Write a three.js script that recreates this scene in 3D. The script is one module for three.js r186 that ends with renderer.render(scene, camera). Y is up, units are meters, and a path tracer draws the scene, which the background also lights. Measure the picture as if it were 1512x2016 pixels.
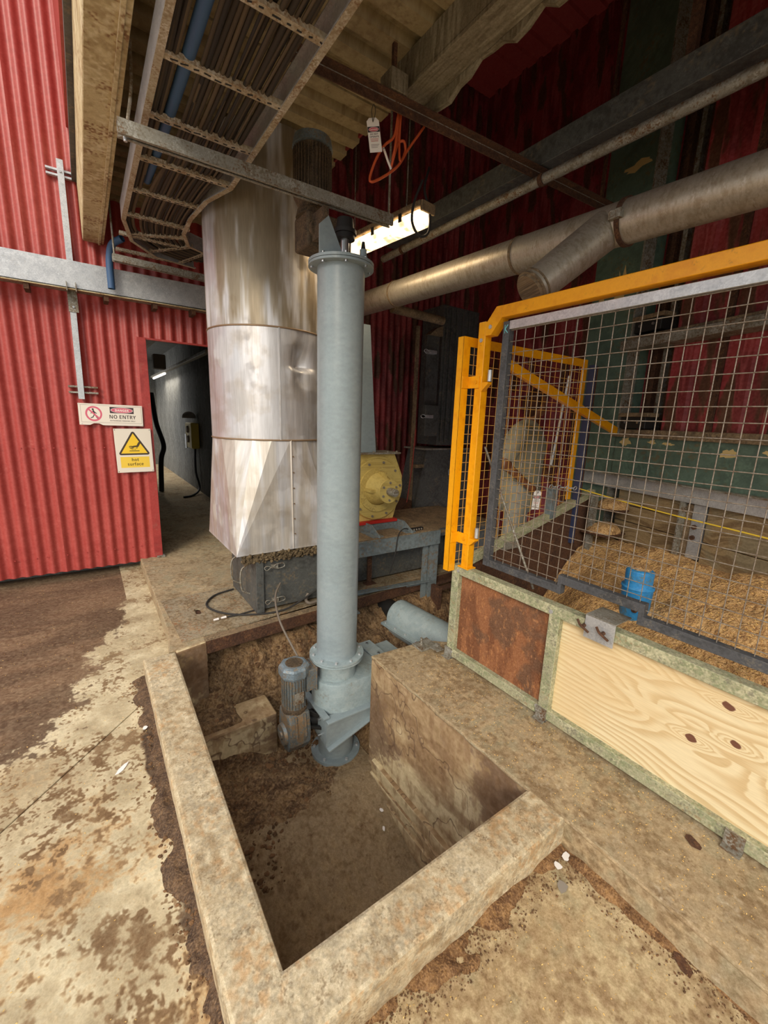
import * as THREE from 'three';
import { RoundedBoxGeometry } from 'three/addons/geometries/RoundedBoxGeometry.js';
import { mergeGeometries, toCreasedNormals } from 'three/addons/utils/BufferGeometryUtils.js';
import { MarchingCubes } from 'three/addons/objects/MarchingCubes.js';
import { RectAreaLightUniformsLib } from 'three/addons/lights/RectAreaLightUniformsLib.js';

RectAreaLightUniformsLib.init();
const scene = new THREE.Scene();

// ---------------------------------------------------------------- camera
// x runs along the red wall, -z runs into the shed, y is up; the eye is 1.6 m above the yard
const EYE = new THREE.Vector3(0, 1.6, 0);
const FOCAL = 834.5;                                    // pixels in a 1512 x 2016 frame
const YAW = 35.067, PITCH = 12.259, ROLL = 2.018;
const camera = new THREE.PerspectiveCamera(2 * Math.atan(1008 / FOCAL) * 180 / Math.PI, 1512 / 2016, 0.05, 80);
{
  const d = Math.PI / 180, cy = Math.cos(YAW * d), sy = Math.sin(YAW * d), cp = Math.cos(PITCH * d), sp = Math.sin(PITCH * d);
  const f = new THREE.Vector3(sy * cp, -sp, -cy * cp), r = new THREE.Vector3(cy, 0, sy), u = new THREE.Vector3().crossVectors(r, f);
  const cr = Math.cos(ROLL * d), sr = Math.sin(ROLL * d);
  const r2 = r.clone().multiplyScalar(cr).addScaledVector(u, sr), u2 = u.clone().multiplyScalar(cr).addScaledVector(r, -sr);
  camera.quaternion.setFromRotationMatrix(new THREE.Matrix4().makeBasis(r2, u2, f.clone().negate()));
  camera.position.copy(EYE);
}

// ---------------------------------------------------------------- sky: bright overcast day
const SKY = 1.0;
{
  const w = 64, h = 32, data = new Float32Array(w * h * 4);
  for (let j = 0; j < h; j++) for (let i = 0; i < w; i++) {
    const e = Math.max(0, ((j + 0.5) / h - 0.5) * Math.PI), b = SKY * (1 + 2 * Math.sin(e)) / 3 * 1.5;
    data.set([b * 1.0, b * 1.0, b * 0.99, 1], (j * w + i) * 4);
  }
  const t = new THREE.DataTexture(data, w, h, THREE.RGBAFormat, THREE.FloatType);
  t.mapping = THREE.EquirectangularReflectionMapping; t.magFilter = THREE.LinearFilter; t.needsUpdate = true;
  scene.background = t; scene.environment = t;
}
// the sun behind thin cloud, a very broad source from behind the viewer's left shoulder
const sun = new THREE.DirectionalLight(0xfff1dc, 1.2);
sun.position.set(-7, 6, 6); sun.target.position.set(1, 0, -2); sun.castShadow = true; sun.shadow.radius = 40;
sun.shadow.mapSize.set(2048, 2048);
Object.assign(sun.shadow.camera, { left: -8, right: 8, top: 8, bottom: -8, near: 0.5, far: 30 });
scene.add(sun, sun.target);

const renderer = new THREE.WebGLRenderer({ antialias: true });
renderer.toneMapping = THREE.LinearToneMapping;
renderer.toneMappingExposure = 1.7;
renderer.shadowMap.enabled = true;

// ---------------------------------------------------------------- helpers
const V = (x, y, z) => new THREE.Vector3(x, y, z);
let seed = 7;
const rnd = () => { seed = (seed * 1664525 + 1013904223) >>> 0; return seed / 4294967296; };
const rr = (a, b) => a + (b - a) * rnd();
const clamp = (x, a = 0, b = 1) => Math.min(b, Math.max(a, x));
const sstep = (a, b, x) => { const t = clamp((x - a) / (b - a)); return t * t * (3 - 2 * t); };
const lerp = (a, b, t) => a + (b - a) * t;

// periodic value noise and its sums
const hash2 = (i, j, k) => { let h = (Math.imul(i, 374761393) + Math.imul(j, 668265263) + Math.imul(k, 974634777)) | 0; h = Math.imul(h ^ (h >>> 13), 1274126177); h = Math.imul(h ^ (h >>> 15), 668265263); return ((h ^ (h >>> 16)) >>> 0) / 4294967296; };
function vnoise(x, y, px, py, k) {
  const xi = Math.floor(x), yi = Math.floor(y), fx = x - xi, fy = y - yi;
  const x0 = ((xi % px) + px) % px, x1 = (x0 + 1) % px, y0 = ((yi % py) + py) % py, y1 = (y0 + 1) % py;
  const sx = fx * fx * (3 - 2 * fx), sy = fy * fy * (3 - 2 * fy);
  const a = hash2(x0, y0, k), b = hash2(x1, y0, k), c = hash2(x0, y1, k), d = hash2(x1, y1, k);
  return a + (b - a) * sx + (c - a) * sy + (a - b - c + d) * sx * sy;
}
// u, v in 0..1; px, py lattice cells across the tile
function fbm(u, v, px, py, oct, k) {
  let s = 0, a = 0.5, n = 0;
  for (let o = 0; o < oct; o++) { s += a * vnoise(u * px, v * py, px, py, k + o * 17); n += a; a *= 0.55; px *= 2; py *= 2; }
  return s / n;
}
function dataTex(w, h, fn, srgb, mx = 1, my = 1) {
  const d = new Uint8Array(w * h * 4);
  for (let j = 0; j < h; j++) for (let i = 0; i < w; i++) {
    const c = fn((i + 0.5) / w, (j + 0.5) / h), o = (j * w + i) * 4;
    d[o] = clamp(c[0], 0, 255); d[o + 1] = clamp(c[1], 0, 255); d[o + 2] = clamp(c[2], 0, 255); d[o + 3] = 255;
  }
  const t = new THREE.DataTexture(d, w, h);
  t.wrapS = t.wrapT = THREE.RepeatWrapping; t.magFilter = THREE.LinearFilter; t.minFilter = THREE.LinearMipmapLinearFilter; t.generateMipmaps = true;
  if (srgb) t.colorSpace = THREE.SRGBColorSpace;
  t.repeat.set(1 / mx, 1 / my); t.needsUpdate = true;
  return t;
}
const mix3 = (a, b, t) => [lerp(a[0], b[0], t), lerp(a[1], b[1], t), lerp(a[2], b[2], t)];
// layered blotches: base colour towards each [colour, low, high, cells, key, octaves] where its noise runs from low to high
function fieldAdd(out, size, px, py, k, amp) {             // adds one octave of the noise, row by row
  const x0 = new Int32Array(size), x1 = new Int32Array(size), sx = new Float32Array(size), lat = new Float32Array(px * py);
  for (let j = 0; j < py; j++) for (let i = 0; i < px; i++) lat[j * px + i] = hash2(i, j, k);
  for (let i = 0; i < size; i++) { const x = (i + 0.5) / size * px, xi = Math.floor(x), f = x - xi; x0[i] = xi % px; x1[i] = (xi + 1) % px; sx[i] = f * f * (3 - 2 * f); }
  for (let j = 0; j < size; j++) {
    const y = (j + 0.5) / size * py, yi = Math.floor(y), f = y - yi, sy = f * f * (3 - 2 * f), r0 = (yi % py) * px, r1 = ((yi + 1) % py) * px, o = j * size;
    for (let i = 0; i < size; i++) { const t = sx[i], a = lat[r0 + x0[i]], b = lat[r0 + x1[i]], c = lat[r1 + x0[i]], d = lat[r1 + x1[i]], p = a + (b - a) * t, q = c + (d - c) * t; out[o + i] += amp * (p + (q - p) * sy); }
  }
}
function field(size, px, py, oct, k) {
  const out = new Float32Array(size * size); let n = 0, a = 0.5; for (let o = 0; o < oct; o++) { n += a; a *= 0.55; }
  a = 0.5; for (let o = 0; o < oct; o++) { fieldAdd(out, size, px, py, k + o * 17, a / n); a *= 0.55; px *= 2; py *= 2; }
  return out;
}
function blotchy(size, metres, base, layers, grain = 12, stretch = 1) {
  const F = layers.map(([, , , cells, key, oct = 5]) => { const cy = Math.max(1, Math.round(cells / stretch)), f = field(size, cells, cy, oct, key); for (let i = 0; i < f.length; i++) f[i] *= 0.62; fieldAdd(f, size, cells * 9, cy * 9, key + 7, 0.38); return f; });
  const fine = new Float32Array(size * size), q = Math.floor(size / 3); fieldAdd(fine, size, q, q, 9, 1);
  return dataTex(size, size, (u, v) => {
    const i = Math.floor(u * size), j = Math.floor(v * size), o = j * size + i; let c0 = base[0], c1 = base[1], c2 = base[2];
    for (let l = 0; l < layers.length; l++) { const [col, lo, hi, , , , amt = 1] = layers[l], t = 0.9 * amt * sstep(lo - 0.07, hi + 0.09, F[l][o]); c0 += (col[0] - c0) * t; c1 += (col[1] - c1) * t; c2 += (col[2] - c2) * t; }
    const g = (hash2(i, j, 5) - 0.5) * grain + (fine[o] - 0.5) * grain;
    return [c0 + g, c1 + g, c2 + g];
  }, true, metres, metres);
}
function bumpTex(size, metres, cells, oct, key, pow = 1, stretch = 1) {
  const f = field(size, cells, Math.max(1, Math.round(cells / stretch)), oct, key);
  return dataTex(size, size, (u, v) => { const n = Math.pow(f[Math.floor(v * size) * size + Math.floor(u * size)], pow) * 255; return [n, n, n]; }, false, metres, metres);
}
const B_FINE = bumpTex(512, 0.6, 24, 5, 300), B_ROUGH = bumpTex(512, 1.1, 10, 6, 320);

const SM = (o) => new THREE.MeshStandardMaterial(o);
const PM = (o) => new THREE.MeshPhysicalMaterial(o);

// geometry helpers, all in world metres
function prep(g) {
  if (g.index) g = g.toNonIndexed();
  for (const n of Object.keys(g.attributes)) if (!['position', 'normal', 'uv'].includes(n)) g.deleteAttribute(n);
  if (!g.attributes.normal) g.computeVertexNormals();
  if (!g.attributes.uv) g.setAttribute('uv', new THREE.BufferAttribute(new Float32Array(g.attributes.position.count * 2), 2));
  return g;
}
function boxUV(g) {                                   // uv in metres, laid on by the way each face points
  const p = g.attributes.position, n = g.attributes.normal, uv = g.attributes.uv;
  for (let t = 0; t < p.count; t += 3) {
    const nx = Math.abs(n.getX(t) + n.getX(t + 1) + n.getX(t + 2)), ny = Math.abs(n.getY(t) + n.getY(t + 1) + n.getY(t + 2)), nz = Math.abs(n.getZ(t) + n.getZ(t + 1) + n.getZ(t + 2));
    for (let i = t; i < t + 3; i++) {
      const x = p.getX(i), y = p.getY(i), z = p.getZ(i);
      if (ny >= nx && ny >= nz) uv.setXY(i, x, z); else if (nx >= nz) uv.setXY(i, z, y); else uv.setXY(i, x, y);
    }
  }
}
const taken = {};
function numbered(n) { const k = taken[n] = (taken[n] ?? -1) + 1; return k ? n + '_' + String(k).padStart(3, '0') : n; }
function mesh(name, geos, mat, parent = scene) {
  let list = (Array.isArray(geos) ? geos : [geos]).map((g) => { const q = prep(g); if (!g.userData.keepUV) boxUV(q); return q; });
  const g = list.length > 1 ? mergeGeometries(list) : list[0];
  const m = new THREE.Mesh(g, mat);
  m.name = parent === scene ? numbered(name) : name;
  if (parent !== scene) { parent.updateWorldMatrix(true, false); g.applyMatrix4(parent.matrixWorld.clone().invert()); }
  m.castShadow = m.receiveShadow = true; parent.add(m);
  return m;
}
function tag(o, label, category, group) { o.userData.label = label; o.userData.category = category; if (group) o.userData.group = group; return o; }
function thing(name, label, category, pos, group) {
  const o = new THREE.Group(); o.name = numbered(name); o.position.set(...pos); scene.add(o); o.updateWorldMatrix(true, false);
  return tag(o, label, category, group);
}
function structure(o, label) { o.userData.kind = 'structure'; if (label) o.userData.label = label; return o; }
function setting(name, label) { const o = new THREE.Group(); o.name = numbered(name); scene.add(o); return structure(o, label); }

function bx(x0, y0, z0, x1, y1, z1, r = 0) {
  const w = Math.abs(x1 - x0), h = Math.abs(y1 - y0), d = Math.abs(z1 - z0);
  const g = r ? new RoundedBoxGeometry(w, h, d, 1, Math.min(r, w / 2.01, h / 2.01, d / 2.01)) : new THREE.BoxGeometry(w, h, d);
  return g.translate((x0 + x1) / 2, (y0 + y1) / 2, (z0 + z1) / 2);
}
const basisTo = (a, b, upv = V(0, 1, 0)) => {          // local z along a->b, local y near up
  const z = b.clone().sub(a).normalize(); let x = new THREE.Vector3().crossVectors(upv, z);
  if (x.lengthSq() < 1e-6) x = new THREE.Vector3().crossVectors(V(1, 0, 0), z);
  x.normalize(); const y = new THREE.Vector3().crossVectors(z, x);
  return new THREE.Matrix4().makeBasis(x, y, z).setPosition(a.clone().add(b).multiplyScalar(0.5));
};
function bar(a, b, w, h, r = 0, up) {                  // a box from a to b, w wide and h high
  const l = a.distanceTo(b), g = r ? new RoundedBoxGeometry(w, h, l, 1, Math.min(r, w / 2.01, h / 2.01)) : new THREE.BoxGeometry(w, h, l);
  return g.applyMatrix4(basisTo(a, b, up));
}
function channel(a, b, w, h, t, lip = 0, up) {         // a U section, open downwards in its local frame (pass up to turn it)
  const l = a.distanceTo(b), M = basisTo(a, b, up), gs = [new THREE.BoxGeometry(w, t, l).translate(0, h / 2 - t / 2, 0)];
  for (const s of [-1, 1]) {
    gs.push(new THREE.BoxGeometry(t, h - t, l).translate(s * (w / 2 - t / 2), -t / 2, 0));
    if (lip) gs.push(new THREE.BoxGeometry(lip, t, l).translate(s * (w / 2 - lip / 2 - t), -h / 2 + t / 2, 0));
  }
  return gs.map((g) => g.applyMatrix4(M));
}
function angleBar(a, b, w, h, t, up, flip = 1) {       // an L section
  const l = a.distanceTo(b), M = basisTo(a, b, up);
  return [new THREE.BoxGeometry(w, t, l).translate(0, h / 2 - t / 2, 0), new THREE.BoxGeometry(t, h - t, l).translate(flip * (w / 2 - t / 2), -t / 2, 0)].map((g) => g.applyMatrix4(M));
}
function cyl(a, b, r0, r1 = r0, seg = 24, open = false) {
  const l = a.distanceTo(b), g = new THREE.CylinderGeometry(r1, r0, l, seg, 1, open).rotateX(Math.PI / 2), uv = g.attributes.uv, k = 2 * Math.PI * Math.max(r0, r1);
  for (let i = 0; i < uv.count; i++) uv.setXY(i, uv.getX(i) * k, uv.getY(i) * l);
  g.userData.keepUV = true;
  return g.applyMatrix4(basisTo(a, b));
}
function tube(pts, r, seg = 6, n = 0, closed = false) {
  const c = new THREE.CatmullRomCurve3(pts.map((p) => (p.isVector3 ? p : V(...p))), closed, 'centripetal');
  return new THREE.TubeGeometry(c, n || Math.max(8, pts.length * 6), r, seg, closed);
}
function poly(pts, y, depth, bevel = 0) {              // plan polygon [x, z], its top at y, extruded down
  const s = new THREE.Shape(pts.map(([x, z]) => new THREE.Vector2(x, -z)));
  const g = new THREE.ExtrudeGeometry(s, { depth: depth - 2 * bevel, bevelEnabled: bevel > 0, bevelThickness: bevel, bevelSize: bevel, bevelOffset: -bevel, bevelSegments: 2 });
  return g.rotateX(-Math.PI / 2).translate(0, y - depth + bevel, 0);
}
function plate(pts, M, t, holes = []) {                // a flat outline of thickness t in the frame M (x, y in the sheet, z its normal)
  const s = new THREE.Shape(pts.map(([x, y]) => new THREE.Vector2(x, y)));
  for (const h of holes) s.holes.push(new THREE.Path(h.map(([x, y]) => new THREE.Vector2(x, y))));
  return new THREE.ExtrudeGeometry(s, { depth: t, bevelEnabled: false }).translate(0, 0, -t / 2).applyMatrix4(M);
}
const frame = (o, x, y) => { const z = new THREE.Vector3().crossVectors(x, y); return new THREE.Matrix4().makeBasis(x, y, z).setPosition(o); };
function bolt(p, n, r = 0.011, h = 0.009) { return cyl(p, p.clone().addScaledVector(n, h), r, r, 6); }
function ring(M, r0, r1, t, seg = 40) {                // a flat ring, its axis the local z of M
  const s = new THREE.Shape().absarc(0, 0, r1, 0, Math.PI * 2); if (r0) s.holes.push(new THREE.Path().absarc(0, 0, r0, 0, Math.PI * 2));
  return new THREE.ExtrudeGeometry(s, { depth: t, bevelEnabled: false, curveSegments: seg }).translate(0, 0, -t / 2).applyMatrix4(M);
}
// corrugated sheet: u runs across the waves, v along them; thin but closed
function corrugated(M, w, h, pitch, depth, kind = 'sine', t = 0.0012) {
  const per = kind === 'sine' ? 8 : 6, n = Math.max(1, Math.round(w / pitch * per)), pos = [], idx = [], uv = [];
  const prof = (u) => {
    const f = ((u / pitch) % 1 + 1) % 1;
    if (kind === 'sine') return depth / 2 * Math.cos(f * 2 * Math.PI);
    return f < 0.5 ? -depth / 2 : f < 0.58 ? lerp(-depth / 2, depth / 2, (f - 0.5) / 0.08) : f < 0.92 ? depth / 2 : lerp(depth / 2, -depth / 2, (f - 0.92) / 0.08);
  };
  const us = []; if (kind === 'sine') for (let i = 0; i <= n; i++) us.push(i / n * w);
  else { us.push(0); for (let k = 0; k * pitch < w; k++) for (const f of [0.5, 0.58, 0.92, 1]) { const u = (k + f) * pitch; if (u < w) us.push(u); } us.push(w); }
  for (const s of [0, 1]) for (const u of us) for (const v of [0, h]) { pos.push(u, v, prof(u) - s * t); uv.push(u, v); }
  const N = us.length * 2;
  for (let i = 0; i < us.length - 1; i++) {
    const a = i * 2; idx.push(a, a + 2, a + 3, a, a + 3, a + 1, N + a, N + a + 3, N + a + 2, N + a, N + a + 1, N + a + 3, a, N + a + 2, a + 2, a, N + a, N + a + 2, a + 1, a + 3, N + a + 3, a + 1, N + a + 3, N + a + 1);
  }
  idx.push(0, 1, N + 1, 0, N + 1, N);
  let g = new THREE.BufferGeometry(); g.setAttribute('position', new THREE.Float32BufferAttribute(pos, 3)); g.setAttribute('uv', new THREE.Float32BufferAttribute(uv, 2)); g.setIndex(idx);
  g = toCreasedNormals(g, kind === 'sine' ? 0.9 : 0.5); g.applyMatrix4(M); g.userData.keepUV = true;
  return g;
}
function grid(nx, nz, fn) {                            // a surface from fn(u, v) -> Vector3, smooth
  const pos = [], uv = [], idx = [];
  for (let j = 0; j <= nz; j++) for (let i = 0; i <= nx; i++) { const p = fn(i / nx, j / nz); pos.push(p.x, p.y, p.z); uv.push(p.x, p.z); }
  for (let j = 0; j < nz; j++) for (let i = 0; i < nx; i++) { const a = j * (nx + 1) + i; idx.push(a, a + nx + 1, a + 1, a + 1, a + nx + 1, a + nx + 2); }
  const g = new THREE.BufferGeometry(); g.setAttribute('position', new THREE.Float32BufferAttribute(pos, 3)); g.setAttribute('uv', new THREE.Float32BufferAttribute(uv, 2)); g.setIndex(idx); g.computeVertexNormals();
  return g;
}
function keep(g) { g.userData.keepUV = true; return g; }
// ---------------------------------------------------------------- materials
const MAT = {};
// yard concrete: cream and tan crust, rust stains, brown silt left by water under the wall, a soil line beside the kerb
const YX0 = -1.3, YZ0 = -5.1, YW = 2.9, YH = 5.2;
const wetEdge = [[-0.9, -2.35], [-0.48, -2.50], [-0.28, -2.74], [-0.08, -3.16], [0.05, -3.45], [0.16, -3.95], [0.10, -4.5], [0.0, -4.7]];
function siltDepth(x, z) {                             // > 0 inside the silt patch
  let zb = -2.3;
  for (let i = 0; i < wetEdge.length - 1; i++) { const [xa, za] = wetEdge[i], [xb, zc] = wetEdge[i + 1]; if (x >= xa && x < xb) zb = lerp(za, zc, (x - xa) / (xb - xa)); }
  if (x > 0.16) zb = -9;
  return zb - z;
}
const yardFn = (x, z) => {
  const u = (x + 20) / 8, v = (z + 20) / 8;              // an 8 m noise tile
  const n1 = fbm(u, v, 20, 20, 5, 11), n2 = fbm(u, v, 60, 60, 4, 31), n3 = fbm(u, v, 180, 180, 3, 51), n4 = fbm(u, v, 30, 30, 6, 71), n5 = fbm(u, v, 640, 640, 2, 91);
  let c = mix3([186, 170, 136], [216, 204, 170], sstep(0.34, 0.64, 0.6 * n1 + 0.4 * n3));
  c = mix3(c, [164, 148, 116], sstep(0.42, 0.66, 0.6 * n2 + 0.4 * n5) * 0.7);
  c = mix3(c, [168, 124, 74], sstep(0.47, 0.66, 0.55 * n4 + 0.25 * n3 + 0.2 * n5) * 0.75 * sstep(-2.5, -1.6, z));        // rust
  c = mix3(c, [118, 92, 62], sstep(0.53, 0.63, 0.5 * fbm(u, v, 40, 40, 5, 131) + 0.25 * n3 + 0.25 * n5) * 0.8);           // silt crumbs
  c = mix3(c, [104, 78, 50], sstep(0.54, 0.64, 0.45 * n3 + 0.55 * n5) * sstep(-3.4, -2.2, z) * sstep(0.40, 0.6, fbm(u, v, 26, 26, 3, 171)) * 0.8);
  const s = siltDepth(x, z) + (n1 - 0.5) * 1.3 + (n2 - 0.5) * 0.5;
  c = mix3(c, mix3([124, 102, 78], [102, 84, 64], sstep(0.35, 0.65, fbm(u, v, 16, 46, 4, 191))), sstep(-0.05, 0.07, s + (n3 - 0.5) * 0.35 + (n5 - 0.5) * 0.25));
  const soil = 0.115 + (n1 - 0.5) * 0.22 + (n2 - 0.5) * 0.08 - x;
  c = mix3(c, mix3([96, 76, 56], [70, 54, 40], n3), sstep(0.0, -0.02, soil) * sstep(0.3, 0.12, x) * sstep(-2.75, -2.6, z));
  const g = (n5 - 0.5) * 56 + (hash2(Math.floor(x * 400), Math.floor(z * 400), 3) - 0.5) * 18;
  return [c[0] + g, c[1] + g, c[2] + g * 0.9, s];
};
const yardUV = (g) => { const p = g.attributes.position, uv = g.attributes.uv; for (let i = 0; i < p.count; i++) uv.setXY(i, (p.getX(i) - YX0) / YW, (p.getZ(i) - YZ0) / YH); return keep(g); };
MAT.yard = SM({ map: dataTex(1000, 1792, (u, v) => yardFn(YX0 + u * YW, YZ0 + v * YH), true),
  roughnessMap: dataTex(214, 384, (u, v) => { const s = yardFn(YX0 + u * YW, YZ0 + v * YH)[3], r = lerp(235, 150, sstep(-0.02, 0.05, s)); return [r, r, r]; }, false),
  bumpMap: dataTex(1024, 1024, (u, v) => { const n = fbm(u, v, 24, 44, 6, 11) * 255; return [n, n, n]; }, false), bumpScale: 0.012, roughness: 1 });
MAT.yardFront = SM({ map: blotchy(1024, 2.4, [172, 148, 110], [[[196, 176, 136], 0.42, 0.64, 9, 11], [[144, 118, 84], 0.48, 0.66, 14, 41], [[150, 146, 116], 0.56, 0.7, 7, 61, 4, 0.5], [[112, 86, 58], 0.64, 0.76, 40, 81, 4, 0.6]], 26), bumpMap: B_ROUGH, bumpScale: 0.006, roughness: 0.95 });
const kerbLayers = [[[214, 200, 168], 0.44, 0.66, 10, 11], [[156, 134, 100], 0.50, 0.68, 8, 41], [[184, 140, 92], 0.58, 0.70, 14, 61, 5, 0.6], [[150, 140, 118], 0.5, 0.66, 22, 85, 4, 0.6], [[110, 90, 64], 0.64, 0.74, 46, 81, 4, 0.6]];
MAT.kerb = SM({ map: blotchy(1024, 1.7, [188, 172, 140], kerbLayers, 26), bumpMap: B_ROUGH, bumpScale: 0.006, roughness: 0.95 });
MAT.platform = SM({ map: blotchy(1024, 2.1, [164, 145, 114], [[[182, 160, 124], 0.44, 0.64, 9, 211], [[130, 108, 78], 0.48, 0.68, 13, 241], [[150, 144, 118], 0.52, 0.68, 7, 261, 4, 0.6], [[108, 84, 58], 0.64, 0.76, 36, 281, 4, 0.6], [[206, 198, 180], 0.70, 0.82, 20, 291, 4, 0.5]], 24), bumpMap: B_ROUGH, bumpScale: 0.005, roughness: 0.95 });
// pit walls: lime and silt in streaks, dark damp-looking deposits
MAT.pitWall = SM({ map: dataTex(768, 768, (u, v) => {
  const a = fbm(u, v, 4, 6, 6, 411), b = fbm(u, v, 3, 4, 6, 431), d = fbm(u, v, 40, 14, 4, 451), e = fbm(u, v, 70, 70, 4, 471), h = fbm(u, v, 3, 12, 5, 491), k = Math.abs(fbm(u, v, 6, 5, 4, 499) - 0.5);
  let c = mix3([168, 142, 106], [206, 188, 150], sstep(0.40, 0.62, a));
  c = mix3(c, [104, 80, 60], sstep(0.50, 0.62, 0.8 * b + 0.2 * e) * 0.8); c = mix3(c, [130, 100, 70], sstep(0.50, 0.7, d) * 0.4); c = mix3(c, [122, 94, 66], sstep(0.52, 0.66, h) * 0.5); c = mix3(c, [92, 70, 52], sstep(0.010, 0.003, k) * 0.6);
  const g = (e - 0.5) * 46; return [c[0] + g, c[1] + g, c[2] + g];
}, true, 1.5, 1.5), bumpMap: B_ROUGH, bumpScale: 0.008, roughness: 0.95 });
MAT.soil = SM({ map: blotchy(512, 1.6, [122, 98, 70], [[[142, 114, 80], 0.45, 0.62, 8, 611], [[82, 60, 40], 0.48, 0.64, 16, 631], [[150, 122, 86], 0.58, 0.70, 40, 651, 4, 0.6], [[66, 48, 32], 0.6, 0.74, 50, 671, 3, 0.6]], 34), bumpMap: bumpTex(512, 0.7, 18, 6, 690), bumpScale: 0.018, roughness: 1 });
MAT.pitFloor = SM({ map: blotchy(512, 1.6, [140, 120, 92], [[[148, 126, 94], 0.45, 0.62, 6, 711], [[118, 96, 68], 0.50, 0.70, 10, 731], [[98, 74, 50], 0.66, 0.76, 36, 751, 4, 0.6]], 20), bumpMap: B_FINE, bumpScale: 0.006, roughness: 0.95 });
MAT.clods = SM({ map: blotchy(256, 0.2, [118, 88, 60], [[[146, 114, 80], 0.45, 0.6, 6, 811], [[84, 60, 40], 0.5, 0.62, 8, 831]], 30), roughness: 1 });
// painted, galvanised and bare metal
const redLayers = [[[176, 80, 73], 0.46, 0.66, 5, 911, 4, 0.5], [[150, 56, 52], 0.50, 0.70, 9, 931, 5, 0.4], [[196, 130, 118], 0.70, 0.78, 30, 951, 4, 0.35]];
MAT.red = SM({ map: blotchy(512, 2.3, [163, 64, 58], redLayers, 10), roughness: 0.42, bumpMap: B_FINE, bumpScale: 0.0006 });
MAT.redFlat = SM({ map: blotchy(512, 1.9, [166, 60, 56], [[[146, 50, 48], 0.5, 0.7, 6, 931], [[150, 120, 104], 0.62, 0.7, 9, 955, 4, 0.4]], 10), roughness: 0.5 });
MAT.redDirtyShade = SM({ map: dataTex(512, 512, (u, v) => {  // dust-streaked red; on the deep back sheets it also carries shade
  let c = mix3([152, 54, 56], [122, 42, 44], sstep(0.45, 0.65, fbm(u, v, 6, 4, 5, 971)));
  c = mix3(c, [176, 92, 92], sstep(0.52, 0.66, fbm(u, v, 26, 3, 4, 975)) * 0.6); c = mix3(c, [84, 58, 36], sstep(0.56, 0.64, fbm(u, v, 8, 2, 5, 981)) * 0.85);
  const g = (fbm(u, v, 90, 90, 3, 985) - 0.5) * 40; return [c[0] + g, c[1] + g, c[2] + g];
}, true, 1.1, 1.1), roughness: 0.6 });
MAT.greyWallSheet = SM({ map: blotchy(512, 1.4, [118, 118, 114], [[[98, 97, 92], 0.45, 0.65, 8, 1011], [[138, 137, 131], 0.56, 0.7, 20, 1031]], 12, 4), roughness: 0.6, metalness: 0.3 });
MAT.soffit = SM({ map: blotchy(512, 1.8, [164, 148, 112], [[[146, 130, 96], 0.45, 0.65, 6, 1111], [[118, 98, 70], 0.58, 0.74, 9, 1131, 5, 0.6], [[96, 76, 52], 0.66, 0.80, 20, 1151, 4, 0.5]], 10), roughness: 0.85 });
MAT.fascia = SM({ map: blotchy(512, 1.3, [196, 180, 138], [[[166, 146, 106], 0.45, 0.65, 6, 1211], [[112, 72, 42], 0.62, 0.68, 14, 1231, 5, 0.85], [[216, 204, 170], 0.55, 0.7, 9, 1251]], 12), roughness: 0.7 });
MAT.timber = SM({ map: blotchy(512, 1.3, [128, 120, 100], [[[100, 90, 70], 0.45, 0.65, 20, 1311], [[160, 154, 134], 0.58, 0.7, 12, 1331]], 18, 6), roughness: 0.9, bumpMap: B_FINE, bumpScale: 0.002 });
MAT.pipe = SM({ map: blotchy(512, 1.9, [140, 154, 159], [[[150, 162, 166], 0.42, 0.66, 5, 1411, 4, 0.7], [[126, 138, 142], 0.46, 0.74, 8, 1431, 5, 0.5]], 5, 0.5), roughness: 0.34 });
MAT.pipePale = SM({ map: blotchy(512, 1.1, [148, 164, 168], [[[162, 176, 178], 0.46, 0.62, 5, 1461], [[132, 144, 146], 0.56, 0.7, 8, 1471, 5, 0.5], [[124, 112, 92], 0.66, 0.80, 12, 1481, 5, 0.4]], 8), roughness: 0.42 });
const steelStreaks = (seedK, brown, amount) => dataTex(512, 512, (u, v) => {
  const s = fbm(u, v, 60, 3, 4, seedK), b = fbm(u, v, 14, 2, 4, seedK + 30), d = fbm(u, v, 9, 9, 5, seedK + 60);
  let c = mix3([214, 214, 217], [198, 198, 201], sstep(0.4, 0.65, s)); c = mix3(c, brown, amount * sstep(0.38, 0.62, b)); c = mix3(c, [150, 132, 108], 0.22 * sstep(0.48, 0.72, d));
  const g = (fbm(u, v, 220, 20, 2, seedK + 90) - 0.5) * 16; return [c[0] + g, c[1] + g, c[2] + g];
}, true, 1.35, 1.35);
const steelRough = dataTex(512, 512, (u, v) => { const r = 78 + 90 * fbm(u, v, 40, 4, 4, 1600) + 70 * sstep(0.5, 0.65, fbm(u, v, 8, 8, 5, 1650)); return [r, r, r]; }, false, 1.35, 1.35);
MAT.steelUpper = SM({ map: steelStreaks(1500, [140, 125, 100], 0.85), roughnessMap: steelRough, roughness: 1, metalness: 0.5 });
MAT.steelMid = SM({ map: steelStreaks(1540, [190, 188, 188], 0.3), roughnessMap: steelRough, roughness: 0.95, metalness: 0.62 });
MAT.steelHopper = SM({ map: steelStreaks(1580, [190, 178, 158], 0.5), roughnessMap: steelRough, roughness: 1, metalness: 0.5 });
MAT.band = SM({ color: 0x9a8268, roughness: 0.55, metalness: 0.6 });
MAT.darkGap = SM({ color: 0x14110e, roughness: 1 });
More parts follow.
